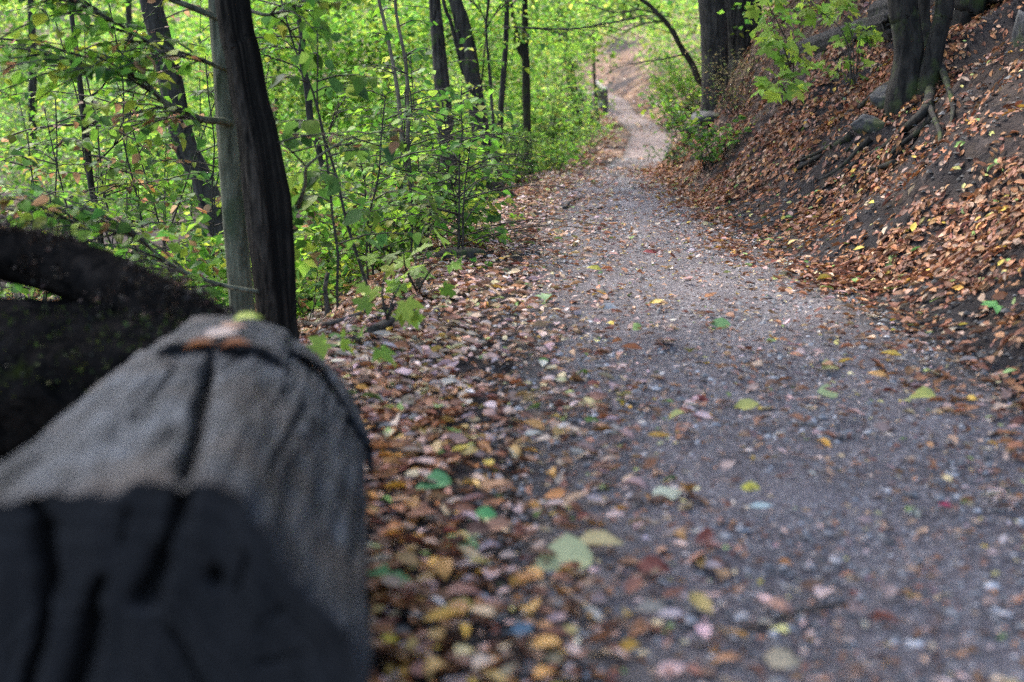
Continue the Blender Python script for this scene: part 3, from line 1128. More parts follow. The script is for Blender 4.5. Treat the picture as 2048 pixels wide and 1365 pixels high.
fill_pal = [GREEN, LIME, GREEN, MIXB, DEEP, LIME]
zones = [  # px range, D range, count, height, label, palettes
    ((20, 440), (6.2, 9.0), 13, (1.3, 2.5), 'leafy sapling with greenish brown leaves left of the double hornbeam', [MIXB, GREEN, DEEP, DRY, GREEN, DEEP]),
    ((-40, 430), (9.5, 14), 14, (1.8, 3.6), 'taller sapling among dry and green leaves far left behind the dark limb', [GREEN, MIXB, GREEN, LIME]),
    ((600, 950), (6.9, 9.5), 12, (0.7, 1.3), 'bright green sapling in the undergrowth between the hornbeam and the path', [GREEN, LIME, GREEN, DEEP]),
    ((600, 1000), (10.5, 15), 8, (1.0, 1.8), 'pale green sapling in the middle of the wood left of the path', [LIME, LIME, GREEN]),
    ((980, 1120), (15, 26), 9, (1.0, 1.9), 'lime green sapling crowding the path edge near the bend', [LIME, LIME, GREEN]),
    ((1070, 1140), (24, 36), 7, (0.9, 1.6), 'small leafy sapling on the verge in front of the railing', [LIME, GREEN]),
]
for (pa, pb), (da, db), cnt, (ha, hb), lab, pals in zones:
    for i in range(cnt):
        D = RNG.uniform(da, db)
        x = at_px(pa + (pb - pa) * (i + RNG.random()) / cnt, D)
        u, k = path_uv([x], [D])
        if u[0] > -PW[k[0]] - PV[k[0]] * 0.6 - 0.1:
            x = PXY[k[0], 0] - PW[k[0]] - PV[k[0]] - 0.3 - RNG.random() * 0.6
        sapling(lab, x, D, RNG.uniform(ha, hb), int(RNG.integers(11, 16)), 0.06 if D < 12 else 0.068, pals[i % len(pals)], stems=int(RNG.integers(1, 3)), r=0.006, group=lab.split(' ', 1)[1], shape='ovate' if D < 12 else 'quad', lean=(RNG.normal(0, 0.1), 0), blen=(0.4, 0.95), lo=0.08)


# ---- the far woodland in the ravine, read as one mass of leaves
def far_wood():
    lv = Leaves()
    cs = []
    for (pa, pb), (ya, yb), (da, db), n in [((-150, 1100), (-60, 420), (15.5, 21), 1500), ((-150, 1160), (-120, 380), (21, 34), 1700),
                                             ((-200, 1200), (-150, 300), (34, 62), 1300), ((1070, 1420), (-120, 120), (24, 66), 520),
                                             ((1070, 1330), (-60, 60), (15, 24), 60), ((1500, 1800), (-120, 80), (13, 30), 260)]:
        px = RNG.uniform(pa, pb, n)
        py = RNG.uniform(ya, yb, n)
        D = RNG.uniform(da, db, n)
        cs.append(np.array([P(a, b, c) for a, b, c in zip(px, py, D)]))
    c = np.vstack(cs)
    g = ground_z(c[:, 0], c[:, 1])
    c = c[c[:, 2] > g + 0.25]
    # uneven masses with gaps between them
    dens = fbm(c[:, 0] * 0.45, c[:, 1] * 0.35, c[:, 2] * 0.7, 77, 3)
    c = c[dens > 0.0]
    d = c[:, 1]
    big = d > 30
    clump(lv, c[~big], 85, RNG.uniform(0.35, 0.85, (~big).sum()), RNG.uniform(0.055, 0.085, (~big).sum()), np.vstack([LIME, GREEN]))
    clump(lv, c[big], 60, RNG.uniform(0.7, 1.7, big.sum()), 0.15, np.vstack([LIME, LIME, [(0.42, 0.44, 0.12)]]))
    a = clear_of_path(lv.arrays(), 2.2)
    k = in_view(a[0], 150)
    a = tuple(x[k] for x in a)
    link('woodland', leaf_mesh('woodland', a, 'quad', M['leaf']), label='bright green mass of leaves filling the ravine behind the trunks', cat='woodland', kind='stuff')


far_wood()

def ground_cover():
    lv = Leaves()
    n = 2800
    y = RNG.uniform(6.0, 20, n)
    x = np.array([at_px(RNG.uniform(-60, 1080), d) for d in y])
    u, i = path_uv(x, y)
    t = -u - PW[i] - PV[i]
    k = (t > 0.25) & (RNG.random(n) < smooth(0.2, 1.2, t))
    x, y = x[k], y[k]
    z = ground_z(x, y) + RNG.uniform(0.06, 0.6, len(x))
    dn = fbm(x * 0.9, y * 0.9, 0, 203, 2)
    c = np.stack([x, y, z], 1)[dn > -0.25]
    clump(lv, c, 26, RNG.uniform(0.12, 0.3, len(c)), RNG.uniform(0.04, 0.075, len(c)), np.vstack([GREEN, GREEN, MIXB]), 0.7)
    a = clear_of_path(lv.arrays())
    kk = in_view(a[0], 120)
    link('undergrowth', leaf_mesh('undergrowth', tuple(q[kk] for q in a), 'quad', M['leaf']), label='low mixed green undergrowth covering the slope left of the path', cat='undergrowth', kind='stuff')


ground_cover()

# thin far trunks between the leaves
for k, (px0, px1, D, w, lab) in enumerate([(690, 700, 22, 14, 'faint far stem above the slim bending trunk'), (735, 790, 24, 16, 'faint far trunk leaning left through the bright leaves'),
                                           (560, 548, 20, 9, 'faint far stem close beside the double hornbeam'), (1105, 1160, 30, 22, 'faint grey trunk leaning left behind the railing'),
                                           (255, 262, 20, 16, 'faint far stem left of the leaning dark trunk'), (60, 66, 21, 18, 'faint far trunk at the left edge'),
                                           (815, 822, 27, 14, 'faint far stem left of the stoutest middle trunk')]):
    wood_tree('distant_tree', lab, D, [[(px0, -30, w * 0.8), ((px0 + px1) / 2 + 3, 120, w * 0.9), (px1, 300, w)]], M['bark_dark'], nspray=4, nseg=8, leaf=0.08, shape='quad', top=2.5)


# ---- trees on the right bank
def big_pair():
    D = 15.0
    p1, r1 = trunk_from_px([(1422, -30, 50), (1428, 60, 50), (1430, 140, 50), (1432, 195, 54), (1434, 218, 66)], D, 4)
    p2, r2 = trunk_from_px([(1480, -30, 76), (1486, 60, 76), (1492, 110, 78), (1494, 150, 86)], D + 0.5, 4)
    base = p1[0].copy()
    base[2] = gz(base[0], base[1])
    root = thing('large_tree', base, 'stout dark pair of furrowed trunks rising from the bank right of the bend', 'tree')

    def fur(TH, S, R):
        return R * (1 + 0.05 * np.abs(np.sin(TH * 11 + 1.5 * vnoise(S * 2.5, TH * 1.5, 0, 4))) + 0.25 * np.exp(-S / 0.18) * (0.5 + 0.5 * np.cos(TH * 5)))
    add_trunk(root, 'trunk', p1, r1, M['bark_oak'], 44, 0.05, 0.05, 12, fur)
    add_trunk(root, 'trunk', p2, r2, M['bark_oak'], 56, 0.05, 0.05, 22, fur)
    add_shade_crown(root, (1.2, 16, 7.0), (4.2, 4.5, 1.8), 11000, 0.15, MIXB)  # unseen, spread to hold the sun off path and bank


big_pair()


def bank_tree():
    D = 9.2
    stems = [[(1802, -30, 58), (1810, 40, 58), (1818, 100, 58), (1816, 150, 64), (1806, 195, 78)],
             [(1846, -30, 24, 9.9), (1850, 60, 26, 9.9), (1852, 140, 34, 9.8), (1848, 190, 46, 9.7)],
             [(1893, -30, 36, 9.1), (1884, 40, 35, 9.1), (1870, 100, 35, 9.1), (1860, 150, 40, 9.1), (1858, 205, 50, 9.1)],
             [(1944, -30, 66, 9.8), (1930, 30, 62, 9.8), (1912, 80, 60, 9.8), (1886, 140, 66, 9.7)]]
    al = [trunk_from_px(s, D, 3.5) for s in stems]
    base = al[0][0][0].copy()
    base[2] = gz(base[0], base[1])
    root = thing('coppiced_tree', base, 'dark tree with several stems and bare roots high on the right bank', 'tree')
    for k, (p, r) in enumerate(al):
        add_trunk(root, 'trunk', p, r, M['bark_bank'], 36, 0.04, 0.09, 30 + k)
    # roots running down the bank, each its own
    roots = [([(1790, 180), (1755, 200), (1715, 225), (1690, 240)], 9.0, 0.05), ([(1862, 190), (1850, 240), (1820, 262), (1760, 300), (1690, 330)], 8.7, 0.05),
             ([(1858, 200), (1862, 240), (1840, 270), (1790, 320), (1760, 345)], 8.6, 0.04), ([(1700, 290), (1640, 320), (1590, 350), (1555, 368)], 8.5, 0.035),
             ([(1740, 300), (1680, 340), (1630, 370), (1600, 385)], 8.1, 0.025), ([(1790, 330), (1730, 350), (1680, 372)], 7.9, 0.022), ([(1880, 150), (1905, 210), (1900, 260)], 8.8, 0.03),
             ([(1800, 195), (1770, 240), (1700, 300), (1650, 345)], 8.6, 0.02), ([(1860, 220), (1880, 280), (1850, 330), (1800, 370)], 8.2, 0.022), ([(1660, 300), (1600, 330), (1540, 350)], 8.6, 0.018), ([(1830, 300), (1760, 360), (1700, 400)], 7.6, 0.018), ([(1720, 330), (1650, 375), (1590, 400)], 7.8, 0.016)]
    for px, d0, r in roots:
        pts = []
        for i, (a, b) in enumerate(px):
            # follow the pixel's ray until it meets the bank
            ds = np.linspace(5.5, 10.5, 160)
            rp = np.array([P(a, b, d) for d in ds])
            gzz = ground_z(rp[:, 0], rp[:, 1])
            hit = np.argmax(rp[:, 2] < gzz)
            q = rp[hit] if hit > 0 else rp[int(np.argmin(np.abs(ds - d0)))]
            q[2] = gz(q[0], q[1]) + r * (0.3 - 0.5 * i / (len(px) - 1))
            pts.append(q)
        V, fl = tube(pts, np.linspace(r * 0.8, r * 0.15, len(pts)), 10, 0.05, 0.2, seed=int(px[0][0]))
        link('root', mesh_np('root', V - np.asarray(root.location), fl, M['bark_bank']), root)
    add_shade_crown(root, (2.2, 5.0, 6.0), (4.0, 5.0, 1.6), 13000, 0.14, MIXB)  # unseen, pulled toward the camera to darken the near ground


bank_tree()

wood_tree('young_tree', 'dark trunk standing behind the maple sprays on the right bank', 17,
          [[(1612, -30, 42), (1618, 30, 42), (1624, 80, 44), (1628, 120, 46)]], M['bark_dark'], nspray=3, rough=0.1)


def ray_ground(px, py, d0=1.2, d1=60, n=900):
    ds = np.geomspace(d0, d1, n)
    rp = np.array([P(px, py, d) for d in ds])
    g = ground_z(rp[:, 0], rp[:, 1])
    b = rp[:, 2] < g
    i = int(np.argmax(b)) if b.any() else n - 1
    q = rp[i].copy()
    q[2] = g[i]
    return q


# maple saplings with large leaves, right bank
def maple(label, sprigs, D, base_px, leaf, pal, n_per=5, group=None, cat='sapling', lo=0.12):
    b = ray_ground(*base_px) if base_px else None
    root = thing('maple_sapling', b, label, cat, group)
    tb = Tubes()
    for sp in sprigs:
        lv = Leaves()
        pts = np.array([P(a, c, D) for a, c in sp])
        pts[:, 1] += np.linspace(0, RNG.normal(0, 0.3), len(pts))
        V, fl = tube(pts, np.linspace(0.006, 0.0022, len(pts)), 5, 0.06, 0.03)
        st = link('stem', mesh_np('stem', V - b, fl, M['twig']), root)
        rs, _ = resample(pts, np.ones(len(pts)), 0.06)
        ln = np.linalg.norm(np.diff(pts, axis=0), axis=1).sum()
        n = max(3, int(ln / 0.11 * n_per / 2.2))
        for i in range(n):
            f = lo + (1 - lo) * (i + RNG.random() * 0.6) / n
            q = rs[min(len(rs) - 1, int(f * (len(rs) - 1)))]
            th = RNG.uniform(0, 2 * np.pi)
            out = np.array((math.cos(th), math.sin(th) * 0.8 - 0.2, RNG.uniform(-0.1, 0.35)))
            e = q + unit(out) * RNG.uniform(0.04, 0.10)
            tb.add(np.array([q, (q + e) / 2 + (0, 0, 0.008), e]), np.array([0.0018, 0.0013, 0.0011]), 3, raw=True)
            dd = unit(out) * 0.8 + np.array((0, 0, -0.45 + RNG.normal(0, 0.3)))
            nn = np.array((RNG.normal(0, 0.45), RNG.normal(-0.35, 0.4), 0.75))
            lv.add(e[None], dd[None], nn[None], np.array([leaf * RNG.uniform(0.65, 1.15)]), tints(pal, 1))
        put_single_leaves(root, lv, 'maple', 300, st)
    link('petioles', tb.mesh('petioles', M['twig'], b), root, kind='stuff')


MAPLE = np.array([(0.26, 0.40, 0.06), (0.2, 0.34, 0.05), (0.32, 0.42, 0.06), (0.15, 0.27, 0.04)])
maple('yellow-green maple sapling with lobed leaves in front of the furrowed trunk pair', [[(1580, 215), (1585, 120), (1560, 60), (1530, 5), (1515, -30)], [(1580, 215), (1570, 140), (1540, 85), (1500, 95)], [(1580, 215), (1560, 190), (1535, 165), (1520, 185)]], 10.0, (1580, 218), 0.15, MAPLE, 7, lo=0.34)
maple('maple sapling with lobed leaves hanging over the fallen log on the bank', [[(1708, 185), (1715, 80), (1705, 20), (1690, -20)], [(1708, 185), (1690, 75), (1650, 30), (1610, 0)], [(1708, 185), (1730, 80), (1750, 50)]], 10.4, (1708, 186), 0.13, MAPLE, 7, lo=0.72)
maple('small maple seedling on the bank left of the many-stemmed tree', [[(1700, 170), (1710, 110), (1720, 80), (1760, 60)], [(1700, 170), (1680, 120), (1665, 140)]], 10.3, (1700, 172), 0.12, MAPLE, 6)
maple('bright green maple seedling beside the litter edge close to the log', [[(775, 640), (785, 600), (800, 570)], [(775, 640), (765, 590), (772, 545)], [(775, 640), (790, 610), (830, 590)]], 4.9, (775, 640), 0.115, MAPLE, 2)
maple('clump of maple seedlings with star leaves at the litter edge', [[(835, 585), (840, 540), (850, 500)], [(835, 585), (860, 540), (880, 520)], [(835, 585), (815, 530), (815, 495)], [(835, 585), (845, 560), (870, 555)], [(835, 585), (825, 520), (835, 480)]], 6.0, (835, 585), 0.12, MAPLE, 3)
maple('thin upright maple seedling with three leaves on the left litter edge', [[(998, 470), (1000, 445), (1003, 420)]], 8.2, (998, 475), 0.12, MAPLE, 4)
maple('single-stalk maple seedling low on the litter beside the log', [[(722, 690), (725, 670), (735, 655)], [(722, 690), (715, 675), (700, 668)]], 4.2, (722, 690), 0.10, MAPLE, 3)


# ---- small plants on the path edge
def herb(label, px, py, height, n, leaf, pal, name='herb', group=None, spread=0.5, shape='ovate', cat='plant', hang=0.2):
    q = ray_ground(px, py)
    root = thing(name, q, label, cat, group)
    lv, tb = Leaves(), Tubes()
    for i in range(n):
        th = RNG.uniform(0, 2 * np.pi)
        d = np.array((math.cos(th) * spread, math.sin(th) * spread, RNG.uniform(0.5, 1.0)))
        b = q + np.array((RNG.normal(0, 0.12 * spread), RNG.normal(0, 0.12 * spread), -0.02))
        spray(lv, tb, b, d, height * RNG.uniform(0.6, 1.1), leaf, pal, 0.0025, 0.25, hang=hang, dens=0.9)
    if tb.n:
        link('stems', tb.mesh('stems', M['twig'], q), root, kind='stuff')
    put_leaves(root, lv, shape, clear=False)
    return root


herb('low dark green leafy plant at the foot of the bank beside the path', 1420, 335, 0.6, 26, 0.065, np.vstack([DEEP, GREEN]))
herb('second leafy plant lower down beside the path, in front of the dark green one', 1350, 338, 0.4, 14, 0.055, DEEP)
herb('small sprig at the right rim of the path at the bend', 1300, 325, 0.35, 4, 0.06, DEEP)
herb('green leafy plant climbing the bank below the furrowed trunks', 1370, 285, 0.8, 26, 0.06, GREEN)
herb('bright green shrub standing on the inner side of the path bend', 1360, 250, 1.5, 34, 0.08, LIME, 'shrub', spread=0.45, cat='shrub')
herb('tall bright green shrub against the furrowed trunk', 1385, 230, 2.2, 40, 0.085, LIME, 'shrub', spread=0.4, cat='shrub')
herb('dry straw-coloured shrub at the foot of the furrowed trunks', 1462, 205, 0.8, 26, 0.045, np.array([(0.30, 0.25, 0.12), (0.22, 0.2, 0.08), (0.36, 0.3, 0.17), (0.16, 0.2, 0.06)]), 'dry_shrub', spread=0.45, shape='narrow', cat='shrub')
herb('faded dry weeds on the bank below the furrowed trunks', 1475, 235, 0.5, 22, 0.04, np.vstack([DRY, MIXB]), 'dry_shrub', spread=0.6, shape='narrow', cat='shrub')
herb('tiny green plant between the bank roots and litter', 1590, 205, 0.3, 5, 0.05, GREEN)
for k, (px, py, h) in enumerate([(1000, 400, 0.8), (955, 410, 0.9), (1040, 372, 0.7), (985, 372, 0.9)]):
    herb('fine-leaved dark shrub at the left path rim below the small forked trunk', px, py, h, 22, 0.05, np.vstack([DEEP, MIXB[:2]]), 'shrub', 'fine-leaved shrubs at the left rim', 0.25, 'narrow', 'shrub', 0.9)
for k, (px, py, h) in enumerate([(1110, 340, 0.6), (1150, 318, 0.6), (1185, 300, 0.6), (1090, 352, 0.5), (1195, 285, 0.5), (1140, 290, 0.9), (1180, 265, 0.6), (1150, 270, 0.8), (1120, 300, 0.9), (1090, 300, 1.0)]):
    herb('light green weed fringing the left side of the path towards the bend', px, py, h, 12, 0.06, np.vstack([LIME, GREEN]), 'weed', 'weeds fringing the left side of the path')
for k, (px, py, h) in enumerate([(640, 640, 0.35), (690, 600, 0.4), (760, 545, 0.45), (905, 500, 0.35), (930, 470, 0.4), (680, 560, 0.5), (900, 455, 0.5)]):
    herb('small weed growing where the leaf litter meets the undergrowth', px, py, h, 7, 0.05, GREEN, 'weed', 'weeds along the litter edge')


# leaning slim tree over the far path, right, and the one near the railing
wood_tree('leaning_sapling', 'black slim stem leaning left over the path, right of the bend', 17,
          [[(1268, -20, 6), (1300, 12, 8), (1340, 55, 10), (1362, 95, 11), (1385, 130, 12), (1402, 165, 13)]], M['bark_dark'],
          [([(1350, 62), (1330, 45), (1295, 46), (1262, 58)], 17, 0.015), ([(1372, 108), (1330, 118), (1290, 124), (1255, 130)], 17, 0.012), ([(1320, 30), (1280, 20), (1230, 25), (1180, 10)], 17, 0.012)],
          nspray=10, leaf=0.075, pal=LIME, top=2.0, spray_len=(0.6, 1.3), zr=(0.35, 0.95), shape='quad')
wood_tree('leaning_sapling', 'dark crooked stem leaning left across the wooden railing', 33,
          [[(1122, 110, 5), (1135, 150, 7), (1155, 185, 8), (1172, 215, 8), (1190, 250, 9)]], M['bark_dark'], nspray=7, leaf=0.09, pal=LIME, crown=False, shape='quad')
wood_tree('sapling', 'slim upright stem in front of the wooden railing', 35,
          [[(1186, 60, 5), (1188, 140, 6), (1192, 200, 6), (1197, 250, 7)]], M['bark_dark'], nspray=7, leaf=0.09, pal=LIME, crown=False, shape='quad')


# ---- wooden railing at the bend
def fence():
    ds = [38.5, 43.5, 49.0, 55.0]
    pts = []
    for d in ds:
        i = int(np.argmin(np.abs(PXY[:, 1] - d)))
        q = PXY[i] - np.array((PT[i, 1], -PT[i, 0])) * (PW[i] + 0.10)
        pts.append(np.array((q[0], q[1], gz(q[0], q[1]))))
    # the railing turns away down the slope at its near end
    e = pts[0] + np.array((-1.5, 0.6, 0))
    e[2] = gz(e[0], e[1])
    root = thing('railing', pts[0], 'weathered wooden railing with posts on the left of the far path bend', 'railing')
    M['post_wood'] = bark_mat('railing_post', (0.05, 0.045, 0.04), (0.16, 0.145, 0.13), (20, 20, 3), 0.3)

    def beam(name, a, b, w, h, mat):
        d = unit(b - a)
        s = unit(np.cross(d, (0, 0, 1) if abs(d[2]) < 0.9 else (0, 1, 0)))
        u = np.cross(s, d)
        v = []
        for q in (a, b):
            for x, y in ((-1, -1), (1, -1), (1, 1), (-1, 1)):
                v.append(q + s * x * w / 2 + u * y * h / 2)
        f = [(0, 1, 2, 3), (7, 6, 5, 4), (0, 4, 5, 1), (1, 5, 6, 2), (2, 6, 7, 3), (3, 7, 4, 0)]
        link(name, mesh_np(name, np.array(v) - pts[0], np.array(f), mat, False), root)
    up = np.array((0, 0, 1.0))
    for q in pts + [e]:
        beam('post', q - up * 0.15, q + up * 0.682, 0.13, 0.13, M['post_wood'])
    for a, b in list(zip(pts[:-1], pts[1:])) + [(e, pts[0])]:
        sd_ = unit(np.cross(b - a, up)) * 0.0
        beam('rail', a + up * 0.71 + sd_, b + up * 0.71 + sd_, 0.11, 0.05, M['fence_wood'])
        beam('rail', a + up * 0.36 + unit(np.cross(b - a, up)) * 0.075, b + up * 0.36 + unit(np.cross(b - a, up)) * 0.075, 0.035, 0.14, M['fence_wood'])


fence()

# ---- fallen logs on the right bank
def bank_log(name, label, a, b, ra, rb, mat='dead_wood', seed=0, broken=True):
    ln = np.linalg.norm(b - a)
    root = thing(name, (a + b) / 2, label, 'log')
    def fr(TH, S, R):
        return R * (1 + 0.05 * np.sin(TH * 13 + 2 * vnoise(S * 2, TH, 0, seed)) + 0.06 * vnoise(np.cos(TH) * 3, np.sin(TH) * 3, S * 3, seed))
    V, fl = tube(np.array([a, (a + b) / 2 + (0, 0, 0.02), b]), [ra, (ra + rb) / 2, rb], 40, 0.04, 0.08, seed=seed, rfun=fr, cap=False)
    n = len(V) // 40
    o = link('log_body', mesh_np('log_body', V - np.asarray(root.location), fl, M[mat]), root)
    # broken, splintered ends
    for e, (ring, c, nxt) in enumerate(((V[:40], a, b), (V[-40:], b, a))):
        d = unit(c - nxt)
        rings = [ring]
        for k in range(1, 6):
            f = 1 - k / 6
            rr = c + (ring - c) * f + d * (0.05 * fbm(np.arange(40) * 0.7, k * 0.9 + e * 7, 0, seed + 3, 2))[:, None]
            rings.append(rr)
        vv = np.vstack(rings + [c[None]])
        q = []
        for k in range(5):
            for j in range(40):
                j2 = (j + 1) % 40
                q.append((k * 40 + j, k * 40 + j2, (k + 1) * 40 + j2, (k + 1) * 40 + j))
        t = [(5 * 40 + j, 5 * 40 + (j + 1) % 40, 240) for j in range(40)]
        link('log_end', mesh_np('log_end', vv - np.asarray(root.location), [np.array(q), np.array(t)], M[mat], False), root)
    return root


bank_log('fallen_log', 'grey fallen log with a broken end lying on the right bank', ray_ground(1575, 138) + (0, 0.05, 0.075), ray_ground(1800, 76) + (0, 0.1, 0.10), 0.095, 0.12, 'bark_oak', seed=4)
bank_log('log', 'short dark log end behind the many-stemmed tree', ray_ground(1755, 56) + (0, 0, 0.09), ray_ground(1850, 45) + (0, 0.3, 0.1), 0.1, 0.1, 'bark_dark', seed=9)
bank_log('log', 'dark log lying along the top right edge of the bank', ray_ground(1915, 26) + (0, 0, 0.06), ray_ground(2110, 10) + (0, 0, 0.06), 0.065, 0.08, 'bark_dark', seed=14)

for k, (px, py, sz, lab) in enumerate([(1772, 218, (0.11, 0.09, 0.085), 'rounded mossy stone among the tree roots'), (1742, 252, (0.13, 0.1, 0.07), 'flat dark mossy stone below the rounded one'),
                                       (2046, 75, (0.09, 0.12, 0.14), 'black mossy boulder at the right edge of the bank'), (1425, 245, (0.26, 0.16, 0.08), 'pale grey stone below the furrowed trunks'),
                                       (1395, 262, (0.14, 0.1, 0.06), 'small grey stone at the path side below the furrowed trunks'), (635, 610, (0.09, 0.08, 0.12), 'dark lump of rotten wood beside the dead upright stick'),
                                       (915, 520, (0.16, 0.12, 0.07), 'dark clod of earth at the litter edge')]):
    q = ray_ground(px, py)
    rock('stone' if 'stone' in lab or 'boulder' in lab else 'clod', (q[0], q[1], q[2] + sz[2] * 0.05), sz, lab, 5 + k * 3, 'rock' if 'mossy' in lab or 'stone' in lab else 'bark_dark', cat='stone' if 'stone' in lab or 'boulder' in lab else 'clod')


# ---- sticks and twigs lying about
def stick(name, label, pts, r0, r1, mat='twig', group=None, cat='stick', side=()):
    pts = np.asarray(pts, float)
    o = pts[0]
    V, fl = tube(pts, np.linspace(r0, r1, len(pts)), 7, 0.05, 0.12, seed=int(abs(o[0]) * 50))
    if side:
        root = thing(name, o, label, cat, group)
        link('main_stem', mesh_np('main_stem', V - o, fl, M[mat]), root)
        for s in side:
            V, fl = tube(s, np.linspace(r0 * 0.6, r1 * 0.6, len(s)), 6, 0.05, 0.1)
            link('side_twig', mesh_np('side_twig', V - o, fl, M[mat]), root)
    else:
        link(name, mesh_np(name, V - o, fl, M[mat]), None, o, label, cat, group)


def lay(pxs, lift=0.012):
    out = []
    for a, b in pxs:
        q = ray_ground(a, b)
        q[2] += lift
        out.append(q)
    return np.array(out)


stick('stick', 'dark curved stick lying on the far gravel path', lay([(1128, 424), (1138, 413), (1150, 407), (1168, 402)], 0.02), 0.014, 0.008)
stick('stick', 'thinner pale stick on the path right of the dark curved one', lay([(1170, 428), (1190, 422), (1240, 414)], 0.01), 0.008, 0.004)
b = ray_ground(650, 648)
stick('dead_stick', 'pale dead stick standing upright right of the double hornbeam', np.array([b - (0, 0, .04), P(655, 620, b[1]), P(650, 580, b[1] + .02), P(656, 545, b[1] + .03)]), 0.013, 0.009, 'dead_wood')
stick('stick', 'long bare twig slanting up left of the small forked trunk', np.array([ray_ground(1040, 400), P(1010, 375, 11.0), P(975, 335, 11.2)]), 0.014, 0.006)
stick('stick', 'whitish bare twig slanting across the undergrowth at the litter edge', np.array([ray_ground(905, 492), P(880, 470, 8.3), P(850, 445, 8.5)]), 0.006, 0.004, 'stem_pale')
stick('stick', 'dark twig leaning over the litter at the left rim', np.array([ray_ground(925, 470), P(940, 440, 9.3), P(955, 420, 9.5)]), 0.008, 0.004)
stick('stick', 'bent dry twig lying in the litter by the dead upright stick', lay([(600, 660), (650, 668), (700, 650), (730, 640)], 0.03), 0.012, 0.006, 'dead_wood')
stick('stick', 'dark fallen branch half buried in the litter below the maple seedlings', lay([(745, 680), (790, 655), (830, 640)], 0.03), 0.02, 0.012)
stick('stick', 'thin brown twig lying across the near gravel', lay([(1500, 1270), (1600, 1230), (1700, 1215)], 0.006), 0.005, 0.003, 'dead_wood')
stick('stick', 'thin dark twig lying across the middle of the path', lay([(1140, 812), (1220, 806), (1320, 822)], 0.006), 0.005, 0.003)
stick('stick', 'short pale twig lying on the near path right of a yellow leaf', lay([(1520, 1010), (1580, 1014), (1650, 1022)], 0.008), 0.007, 0.005, 'stem_pale')


# ------------------------------------------------------------------ the cut log in the foreground
def make_log_mat():
    m, nt, out = new_mat('weathered_log')
    at = nt.nodes.new('ShaderNodeAttribute')
    at.attribute_name = 'crack'
    v = mapped(nt, 'Object', (30, 2.4, 30))
    a = noise_tex(nt, v, 1.5, 8, 0.7, 0.5)
    v2 = mapped(nt, 'Object', (1, 1, 1))
    b = noise_tex(nt, v2, 5.5, 4, 0.55)
    col = ramp(nt, a, [(0.32, (0.010, 0.010, 0.011)), (0.52, (0.048, 0.050, 0.053)), (0.70, (0.13, 0.136, 0.143))])
    b2 = noise_tex(nt, mapped(nt, 'Object', (2.2, 0.9, 2.2)), 7.0, 3, 0.5)
    blot = ramp(nt, b2, [(0.38, (0.25, 0.25, 0.27)), (0.58, (1.05, 1.08, 1.12))])
    col = mixc(nt, 1.0, col, blot, 'MULTIPLY')
    br = ramp(nt, b, [(0.48, (0, 0, 0)), (0.68, (1, 1, 1))])
    col = mixc(nt, br, col, (0.062, 0.045, 0.034))
    col = mixc(nt, at.outputs['Fac'], col, (0.012, 0.010, 0.010))
    bs = N(nt, 'ShaderNodeBsdfPrincipled', Roughness=0.75)
    bs.inputs['Specular IOR Level'].default_value = 0.3
    nt.links.new(col, bs.inputs['Base Color'])
    bp = N(nt, 'ShaderNodeBump', Strength=1.0, Distance=0.03)
    nt.links.new(a, bp.inputs['Height'])
    nt.links.new(bp.outputs[0], bs.inputs['Normal'])
    nt.links.new(bs.outputs[0], out.inputs[0])
    return m


def make_end_mat():
    m, nt, out = new_mat('sawn_end')
    at = nt.nodes.new('ShaderNodeAttribute')
    at.attribute_name = 'crack'
    rg = nt.nodes.new('ShaderNodeAttribute')
    rg.attribute_name = 'ring'
    w = nt.nodes.new('ShaderNodeTexNoise')
    w.noise_dimensions = '1D'
    w.inputs['Scale'].default_value = 30
    w.inputs['Detail'].default_value = 4
    nt.links.new(rg.outputs['Fac'], w.inputs['W'])
    v = mapped(nt, 'Object', (1, 1, 1))
    b = noise_tex(nt, v, 6, 5, 0.6)
    col = ramp(nt, w.outputs['Fac'], [(0.3, (0.008, 0.0072, 0.007)), (0.7, (0.022, 0.0195, 0.019))])  # ring tones, darkened to carry the shade on this end
    tone = ramp(nt, b, [(0.3, (0.6, 0.6, 0.6)), (0.7, (1.25, 1.22, 1.2))])
    col = mixc(nt, 1.0, col, tone, 'MULTIPLY')
    col = mixc(nt, at.outputs['Fac'], col, (0.006, 0.005, 0.005))
    bs = N(nt, 'ShaderNodeBsdfPrincipled', Roughness=0.85)
    bs.inputs['Specular IOR Level'].default_value = 0.2
    nt.links.new(col, bs.inputs['Base Color'])
    nt.links.new(bs.outputs[0], out.inputs[0])
    return m


M['log'] = make_log_mat()
M['log_end'] = make_end_mat()
LOG_R = 0.272
LOG_A = P(232, 1430, 1.42)
LOG_B = P(446, 985, 2.62)
LOG_B[2] = LOG_A[2] - 0.07


def log_radius(th, f):
    """irregular section; th from the top, clockwise as seen from the camera; f 0..1 along"""
    r = LOG_R * (1 + 0.030 * np.sin(2 * th + 0.6) + 0.018 * np.sin(3 * th + 1.9) + 0.006 * np.sin(5 * th + 0.4 + 2 * f))
    r = r * (1 + 0.05 * np.exp(-((th + 0.75) / 0.5) ** 2))
    # hewn flats towards the sawn end: a flat top and a slope down to the right
    th2 = (th + np.pi) % (2 * np.pi) - np.pi
    flat = np.minimum(0.93 * LOG_R / np.maximum(np.cos(th2 + 0.12), 0.2), 0.93 * LOG_R / np.maximum(np.cos(th2 - 0.95), 0.2))
    wgt = 1 - smooth(0.1, 0.9, f)
    r = r * (1 - wgt) + np.minimum(r, flat) * wgt
    r = r * (1 + 0.02 * fbm(np.cos(th) * 2, np.sin(th) * 2, f * 2.2, 91, 3))
    return r


